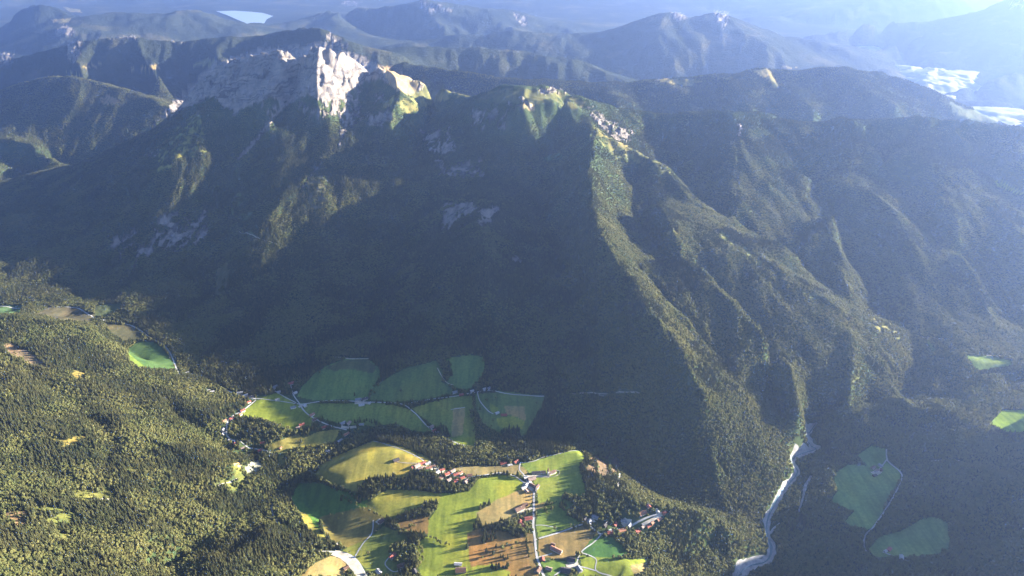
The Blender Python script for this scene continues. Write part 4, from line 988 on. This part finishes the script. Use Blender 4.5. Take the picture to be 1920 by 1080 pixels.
# ------------------------------------------------------------------ trees
rng = np.random.default_rng(7)
def leafmat(name, lo, hi):
    t = NT(name, .85, .15)
    oi = t.n('ShaderNodeObjectInfo'); tc = t.n('ShaderNodeTexCoord')
    f = t.noise(.55, 2, tc.outputs['Object'])
    ge = t.n('ShaderNodeNewGeometry'); stand = t.noise(.0045, 4, ge.outputs['Position'], .6)
    r = t.math('ADD', t.math('MULTIPLY', oi.outputs['Random'], .42), t.math('MULTIPLY', f, .16))
    r = t.math('ADD', r, t.math('MULTIPLY', t.math('SUBTRACT', stand, .28), .95))
    mid = tuple((a + b) / 2 for a, b in zip(lo, hi))
    c = t.ramp(r, [(.12, lo), (.5, mid), (.9, hi)]); t.l(c, t.b.inputs['Base Color'])
    tl = t.n('ShaderNodeBsdfTranslucent'); t.l(c, tl.inputs[0]); ms = t.n('ShaderNodeMixShader'); ms.inputs[0].default_value = .48
    out = t.t.nodes['Material Output']; t.l(t.b.outputs[0], ms.inputs[1]); t.l(tl.outputs[0], ms.inputs[2]); t.l(ms.outputs[0], out.inputs[0])
    return t.m
M_CON = leafmat('conifer_needles', (.046, .066, .030), (.150, .142, .058))
M_BRO = leafmat('broadleaf_leaves', (.088, .112, .038), (.20, .185, .065))
M_BARK = plain('bark', (.10, .075, .055), .95, .3, 1)
def conifer_crown(seed, h=25.0, r=4.9, tiers=5, sides=7):
    rr = random.Random(seed); bm = bmesh.new()
    for k in range(tiers):
        f = k / tiers; z0 = h * (.08 + .80 * f); z1 = z0 + h * (.34 - .12 * f); R_ = r * (1 - f) ** .8 * rr.uniform(.88, 1.12) + .5
        top = bm.verts.new((rr.uniform(-.3, .3), rr.uniform(-.3, .3), min(z1, h))); ring = []
        a0 = rr.random() * 6
        for j in range(sides * 2):
            q = R_ * (rr.uniform(.85, 1.15) if j % 2 == 0 else rr.uniform(.45, .62)); a = a0 + j * math.pi / sides
            ring.append(bm.verts.new((q * math.cos(a), q * math.sin(a), z0 - (q * .22) + rr.uniform(-.4, .4))))
        for j in range(len(ring)): bm.faces.new((ring[j], ring[(j + 1) % len(ring)], top))
    me = bpy.data.meshes.new('crown'); bm.to_mesh(me); bm.free(); me.materials.append(M_CON); return me
def broad_crown(seed, h=17.0, r=6.3, n=10):
    rr = random.Random(seed); bm = bmesh.new()
    for k in range(n):
        a = rr.random() * 6.28; q = r * .55 * math.sqrt(rr.random()); zc = h * rr.uniform(.42, .80) - q * .25; R_ = r * rr.uniform(.36, .55)
        b = bmesh.ops.create_icosphere(bm, subdivisions=1, radius=R_, matrix=Matrix.Translation((q * math.cos(a) * 1.1, q * math.sin(a) * 1.1, zc)))
        for v in b['verts']: v.co += Vector((rr.uniform(-1, 1), rr.uniform(-1, 1), rr.uniform(-1, 1))) * R_ * .28
        kill = [f for f in set(f for v in b['verts'] for f in v.link_faces) if rr.random() < .14]
        bmesh.ops.delete(bm, geom=kill, context='FACES_ONLY')
    me = bpy.data.meshes.new('crown'); bm.to_mesh(me); bm.free(); me.materials.append(M_BRO); return me
def trunk(h, r):
    bm = bmesh.new(); bmesh.ops.create_cone(bm, cap_ends=True, segments=6, radius1=r, radius2=r * .35, depth=h, matrix=Matrix.Translation((0, 0, h / 2 - 1)))
    for k in range(3):
        a = k * 2.1; bmesh.ops.create_cone(bm, cap_ends=False, segments=4, radius1=r * .4, radius2=r * .12, depth=h * .35, matrix=Matrix.Translation((math.cos(a) * h * .09, math.sin(a) * h * .09, h * .72)) @ Matrix.Rotation(a, 4, 'Z') @ Matrix.Rotation(.7, 4, 'Y'))
    me = bpy.data.meshes.new('trunk'); bm.to_mesh(me); bm.free(); me.materials.append(M_BARK); return me
CON = [conifer_crown(s, tiers=5 if s % 2 else 6, r=4.7 + .5 * (s % 3)) for s in range(5)]
BRO = [broad_crown(40 + s, r=5.8 + .7 * (s % 3)) for s in range(5)]
TR_C, TR_B = trunk(20, .45), trunk(11, .5)

def band(y0, y1, s, umax=1.02):
    y = np.arange(y0, y1, s * .9); out = []
    for q in y:
        n = int(2 * umax * q / s); x = (np.arange(n) + .5) * s - umax * q
        out.append(np.stack([x + rng.uniform(-.5, .5, n) * s, q + rng.uniform(-.5, .5, n) * s], 1))
    return np.concatenate(out)
bands = [(1330, 3000, 8.6, 1.04, 1.0), (3000, 4200, 9.6, .96, 1.05), (4200, 5300, 11.5, .86, 1.15), (5300, 6900, 13.5, .80, 1.3), (6900, 8600, 17.0, .75, 1.45)]
pts = []; lod = []
for y0, y1, s, um, sc in bands:
    p = band(y0, y1, s * TREE_S, um); pts.append(p); lod.append(np.full(len(p), sc * TREE_S ** .7))
pts = np.concatenate(pts); lod = np.concatenate(lod)
x, y = pts[:, 0], pts[:, 1]
k = gi(x, y); keep = vis[k]
o_ = opn[k]; r_ = rock[k]; f_ = field[k]
q = rng.random(len(x))
keep &= (q > o_ * .97 + .03) & (f_ < .5)
keep &= ~((r_ > .3) & (q < .97))
# a cheap raster of the ground that roads, yards and houses need
cell = 6.0; OX, OY = -3200.0, 1200.0
gm = np.zeros((1100, 1200), bool)
for a, b, r in TAKEN:
    i0, i1 = int((a - r - OX) / cell), int((a + r - OX) / cell) + 1; j0, j1 = int((b - r - OY) / cell), int((b + r - OY) / cell) + 1
    if i1 < 0 or j1 < 0 or i0 >= 1200 or j0 >= 1100: continue
    jj, ii = np.mgrid[max(j0, 0):min(j1, 1099) + 1, max(i0, 0):min(i1, 1199) + 1]
    gm[jj, ii] |= np.hypot(OX + (ii + .5) * cell - a, OY + (jj + .5) * cell - b) < r
ci = ((x - OX) / cell).astype(int); cj = ((y - OY) / cell).astype(int); ok = (ci >= 0) & (ci < 1200) & (cj >= 0) & (cj < 1100)
blk = np.zeros(len(x), bool); blk[ok] = gm[cj[ok], ci[ok]]
keep &= ~blk
# gardens of the villages stay thinner
ppx, ppy = to_px(x, y, zz[k])
for poly, dens in (([(765,868),(815,862),(885,885),(885,912),(800,912),(768,890)], .6), ([(1095,965),(1130,960),(1195,950),(1255,950),(1255,975),(1190,1000),(1130,1002)], .35), ([(405,770),(470,745),(700,785),(700,810),(500,860),(410,850)], .55), ([(975,885),(1050,880),(1015,925),(975,925)], .1),
                   ([(965,945),(1000,945),(1000,1000),(975,1000)], .5), ([(1000,1040),(1110,1040),(1110,1085),(1000,1085)], .35), ([(640,790),(700,785),(710,805),(650,812)], .3), ([(700,1030),(790,1020),(790,1085),(690,1085)], .6), ([(480,740),(600,740),(600,775),(480,775)],.12),
                   ([(1378,1085),(1395,1035),(1445,950),(1480,860),(1505,800),(1545,800),(1530,860),(1470,960),(1455,1085)], .65)):
    m = pip(ppx, ppy, poly); keep &= ~(m & (q > dens))
x, y, lod, k, r_, o_ = x[keep], y[keep], lod[keep], k[keep], r_[keep], o_[keep]
ppx, ppy = ppx[keep], ppy[keep]
# trees standing in the fields: hedges, groves and single ones
GROVES = [([(664,935),(672,915),(692,898),(742,893),(748,908),(722,918),(690,935),(672,945)],9,.95,'c'), ([(790,950),(795,942),(822,940),(818,955),(790,960)],8,.9,'c'), ([(735,975),(780,958),(795,955),(792,966),(760,978)],8,.8,'c'),
 ([(728,1035),(740,1018),(775,1012),(788,1030),(788,1062),(760,1072),(735,1052)],9,.7,'b'), ([(905,1022),(903,992),(930,986),(930,1012)],9,.8,'c'), ([(955,1000),(960,982),(978,978),(982,1003),(970,1012)],9,.7,'c'), ([(935,1045),(955,1038),(958,1050),(938,1055)],9,.5,'c'),
 ([(920,1062),(955,1060),(955,1066),(920,1068)],8,.6,'c'), ([(938,812),(955,800),(975,806),(972,825),(940,825)],9,.9,'c'), ([(1020,952),(1042,950),(1045,960),(1020,965)],9,.5,'b'), ([(1048,945),(1062,942),(1066,955),(1050,960)],9,.7,'c'), ([(1100,930),(1110,925),(1112,940),(1102,942)],9,.6,'c'),
 ([(820,800),(835,800),(850,830),(838,830)],9,.5,'c'), ([(880,765),(892,765),(896,800),(888,815)],9,.45,'b'), ([(832,680),(846,680),(848,705),(834,712)],9,.8,'c'), ([(694,742),(708,722),(712,724),(699,744)],8,.5,'b'), ([(745,1000),(775,985),(772,992),(750,1005)],9,.5,'b')]
hx = []; 
for poly, s, d, kd in GROVES:
    xs = [p[0] for p in poly]; ys = [p[1] for p in poly]
    a = hit(min(xs), max(ys)); b = hit(max(xs), max(ys)); c = hit(min(xs), min(ys)); e = hit(max(xs), min(ys))
    X0, X1, Y0, Y1 = min(a[0], c[0]), max(b[0], e[0]), min(a[1], b[1]), max(c[1], e[1])
    g1, g2 = np.meshgrid(np.arange(X0, X1, s), np.arange(Y0, Y1, s)); g1 = g1.ravel() + rng.uniform(-.5, .5, g1.size) * s; g2 = g2.ravel() + rng.uniform(-.5, .5, g2.size) * s
    qx, qy = to_px(g1, g2, gz(g1, g2)); m = pip(qx, qy, poly) & (rng.random(len(g1)) < d)
    for A, B in zip(g1[m], g2[m]): hx.append((A, B, 0 if kd == 'c' else 1))
LONE = [(619,966),(634,973),(642,965),(650,935),(668,945),(697,1006),(716,1005),(777,988),(640,938),(930,748),(900,768),(912,752),(1018,761),(1010,775),(1009,785),(1006,757),(921,800),(925,790),(890,760),(888,780),(889,792),(892,800),(1079,938),(1096,934),(1117,927),(986,905),(1005,993),(1040,992),
        (930,1026),(942,1030),(950,1022),(912,1035),(925,1040),(905,1047),(960,1030),(968,1020),(700,993),(655,1035),(628,1030),(690,1040),(600,700),(665,742),(752,735),(770,757),(735,758)]
for a, b in LONE:
    p = hit(a, b); hx.append((p[0], p[1], 1 if (a + b) % 3 else 0))
HEDGE = [([(594,895),(612,908),(650,922),(668,935)],9,1), ([(590,888),(598,872),(640,850),(672,834),(695,824)],8.5,0), ([(690,958),(706,965),(720,975)],9,1), ([(640,930),(660,945),(690,958)],16,1), ([(818,858),(835,866),(850,870)],9,1),
         ([(978,972),(982,992),(985,1010),(990,1030),(994,1050)],13,0), ([(1063,965),(1080,950),(1092,938)],14,0), ([(888,745),(890,770),(893,800),(898,815)],14,1), ([(640,800),(660,793),(690,790),(715,795)],11,0), ([(776,1000),(805,1008),(830,1020),(845,1023)],8,1), ([(780,1012),(790,1030),(793,1052)],9,1)]
for ln, s, kd in HEDGE:
    P2 = [hit(*p)[:2] for p in ln]
    for (a, b), (c, e) in zip(P2[:-1], P2[1:]):
        n = max(1, int(math.hypot(c - a, e - b) / s))
        for i in range(n):
            f = (i + rng.random() * .8) / n; hx.append((a + (c - a) * f + rng.uniform(-4, 4), b + (e - b) * f + rng.uniform(-4, 4), kd))
hx = np.array(hx)
bc = ((hx[:, 0] - OX) / cell).astype(int); bj = ((hx[:, 1] - OY) / cell).astype(int); hx = hx[~gm[bj, bc]]
# kind: broad-leaved trees low down and in patches
zt = zz[k]
pn = fbm(x / 260, y / 260, 3, 61) * .8 + .42 - .0006 * (zt - 100) + np.where((ppx > 1120) & (ppy > 300), .42, 0) + np.where((ppx < 620) & (ppy > 590), .06, 0)  # more of the paler kind at right, standing in for stronger sun there
isb = rng.random(len(x)) < np.clip((pn - .45) * 1.8 + .45, .04, .94)
x = np.concatenate([x, hx[:, 0]]); y = np.concatenate([y, hx[:, 1]]); isb = np.concatenate([isb, hx[:, 2] > .5]); lod = np.concatenate([lod, np.ones(len(hx)) * .95])
z = gz(x, y)
ok_ = np.ones(len(x), bool); gone = z > 560
sc = lod * rng.uniform(.68, 1.22, len(x)) * np.where(z > 560, np.clip(1 - (z - 560) / 420, .25, 1), 1) * np.where(y > 6500, 1.0, 1.0)
sc[:len(o_)] *= np.where(o_ > .3, .6, 1)
sc *= 1 + .28 * np.clip(fbm(x / 170, y / 170, 3, 71), -1, 1)      # younger and older stands
sc *= 1 + .38 * (1 - smooth(1450, 2350, y)) * np.where(np.arange(len(x)) < len(o_), 1, 0)
flat = 1 - .30 * smooth(2600, 3700, y) - .28 * smooth(3500, 4500, y); wide = 1 + .16 * smooth(2600, 3900, y)
fw = y * cP - (z - CAM_Z) * sP; qx, qy = to_px(x, y, z)
inside = (qx > 4) & (qx < 1916) & (qy > 6) & (qy < 1074)
size = sc / fw
print('trees', len(x))
CG = 'conifers in the nearest edge of the wood and the groves'; BG = 'broad-leaved trees in the nearest edge of the wood and the hedges'
NWOOD = len(o_)
def where(a, b, kd, infield):
    w = 'round-crowned broad-leaved tree' if kd else 'pointed dark conifer'
    if infield: pl = 'standing in a hedge or grove between the lit fields'
    elif a < 330: pl = 'in the lit wood at the lower left corner'
    elif a < 600: pl = 'in the wood left of the curving gravel road'
    elif a < 1110: pl = 'in the trees among the fields and farms'
    elif a < 1380: pl = 'on the wooded spur below the eastern hamlet'
    elif a < 1560: pl = 'in the shaded wood along the gravelly river'
    else: pl = 'in the shaded wood around the river clearings'
    return w + ' ' + pl, ('broad-leaved trees ' if kd else 'conifers ') + pl
single = np.zeros(len(x), bool)
for kd in (0, 1):
    m = np.nonzero((isb == bool(kd)) & inside)[0]
    best = m[np.argsort(-size[m])[:300]]
    single[best] = True
    for n_, i in enumerate(best):
        nm = 'broadleaf_tree' if kd else 'conifer_tree'
        t = bpy.data.objects.new(nm, None); C.objects.link(t)
        t.location = (x[i], y[i], z[i] - .3); t.rotation_euler = (0, 0, rng.uniform(0, 6.28)); s = float(sc[i]); t.scale = (s, s, s * rng.uniform(.9, 1.15))
        lb, gp = where(float(qx[i]), float(qy[i]), kd, i >= NWOOD); tag(t, lb, 'tree', gp)
        c = bpy.data.objects.new('crown', (BRO if kd else CON)[n_ % 5]); c.parent = t; C.objects.link(c)
        c = bpy.data.objects.new('trunk', TR_B if kd else TR_C); c.parent = t; C.objects.link(c)

def forest(name, label, m, crowns, tr):
    idx = np.nonzero(m)[0]
    me = bpy.data.meshes.new(name); me.vertices.add(len(idx))
    me.vertices.foreach_set('co', np.stack([x[idx], y[idx], z[idx] - .3], 1).astype(np.float32).ravel())
    n = len(idx)
    attr_v(me, 'sc', np.stack([sc[idx] * wide[idx], sc[idx] * wide[idx], sc[idx] * flat[idx] * rng.uniform(.85, 1.2, n)], 1))
    attr_v(me, 'ro', np.stack([rng.uniform(-.05, .05, n), rng.uniform(-.05, .05, n), rng.uniform(0, 6.28, n)], 1))
    t = me.attributes.new('ix', 'INT', 'POINT'); t.data.foreach_set('value', rng.integers(0, len(crowns), n).astype(np.int32))
    ob = link(name, me); tag(ob, label, None, None, 'stuff')
    col_ = bpy.data.collections.new(name + '_kinds')
    for i, cm in enumerate(crowns):
        bm = bmesh.new(); bm.from_mesh(cm); nf = len(bm.faces); bm.from_mesh(tr)
        bm.faces.ensure_lookup_table()
        for f in bm.faces[nf:]: f.material_index = 1
        k_ = bpy.data.meshes.new(name + '_tree'); bm.to_mesh(k_); bm.free(); k_.materials.append(cm.materials[0]); k_.materials.append(M_BARK)
        col_.objects.link(bpy.data.objects.new('%s_kind_%d' % (name, i), k_))
    gt = bpy.data.node_groups.new(name + '_growth', 'GeometryNodeTree')
    gt.interface.new_socket('Geometry', in_out='INPUT', socket_type='NodeSocketGeometry'); gt.interface.new_socket('Geometry', in_out='OUTPUT', socket_type='NodeSocketGeometry')
    N = gt.nodes.new; Lk = gt.links.new
    gin, gout = N('NodeGroupInput'), N('NodeGroupOutput')
    iop = N('GeometryNodeInstanceOnPoints'); ci_ = N('GeometryNodeCollectionInfo')
    ci_.inputs[0].default_value = col_; ci_.inputs['Separate Children'].default_value = True; ci_.inputs['Reset Children'].default_value = True
    def na(nm, ty):
        a = N('GeometryNodeInputNamedAttribute'); a.data_type = ty; a.inputs[0].default_value = nm; return a.outputs[0]
    mp_ = N('GeometryNodeMeshToPoints'); Lk(gin.outputs[0], mp_.inputs[0]); Lk(mp_.outputs[0], iop.inputs['Points'])
    Lk(ci_.outputs[0], iop.inputs['Instance']); iop.inputs['Pick Instance'].default_value = True
    Lk(na('ix', 'INT'), iop.inputs['Instance Index']); Lk(na('sc', 'FLOAT_VECTOR'), iop.inputs['Scale'])
    e2r = N('FunctionNodeEulerToRotation'); Lk(na('ro', 'FLOAT_VECTOR'), e2r.inputs[0]); Lk(e2r.outputs[0], iop.inputs['Rotation'])
    Lk(iop.outputs[0], gout.inputs[0])
    md = ob.modifiers.new('growth', 'NODES'); md.node_group = gt
    return ob
forest('conifer_forest', 'dark green conifer forest covering the mountain slopes and the left hill', (~isb) & ~single, CON, TR_C)
forest('broadleaf_forest', 'lighter green broad-leaved woods mixed into the lower slopes and valley edges', isb & ~single, BRO, TR_B)

# ------------------------------------------------------------------ the air
def haze():
    bm = bmesh.new()
    bmesh.ops.create_cube(bm, size=1.0)
    x0, x1, y0, y1, z0, z1 = -56000, 78000, -1500, 44500, float(ZZ.min()) - 30, 2150
    for v in bm.verts:
        v.co = ((x0 + x1) / 2 + v.co.x * (x1 - x0), (y0 + y1) / 2 + v.co.y * (y1 - y0), (z0 + z1) / 2 + v.co.z * (z1 - z0))
    me = bpy.data.meshes.new('haze'); bm.to_mesh(me); bm.free()
    m = bpy.data.materials.new('haze_air'); m.use_nodes = True; t = m.node_tree; t.nodes.clear()
    out = t.nodes.new('ShaderNodeOutputMaterial'); v = t.nodes.new('ShaderNodeVolumePrincipled')
    v.inputs['Color'].default_value = (*HAZE_COL, 1)
    v.inputs['Density'].default_value = HAZE_D
    v.inputs['Anisotropy'].default_value = HAZE_G
    t.links.new(v.outputs[0], out.inputs['Volume'])
    m.cycles.homogeneous_volume = True
    o = link('haze', me, m); tag(o, kind='stuff')
haze()
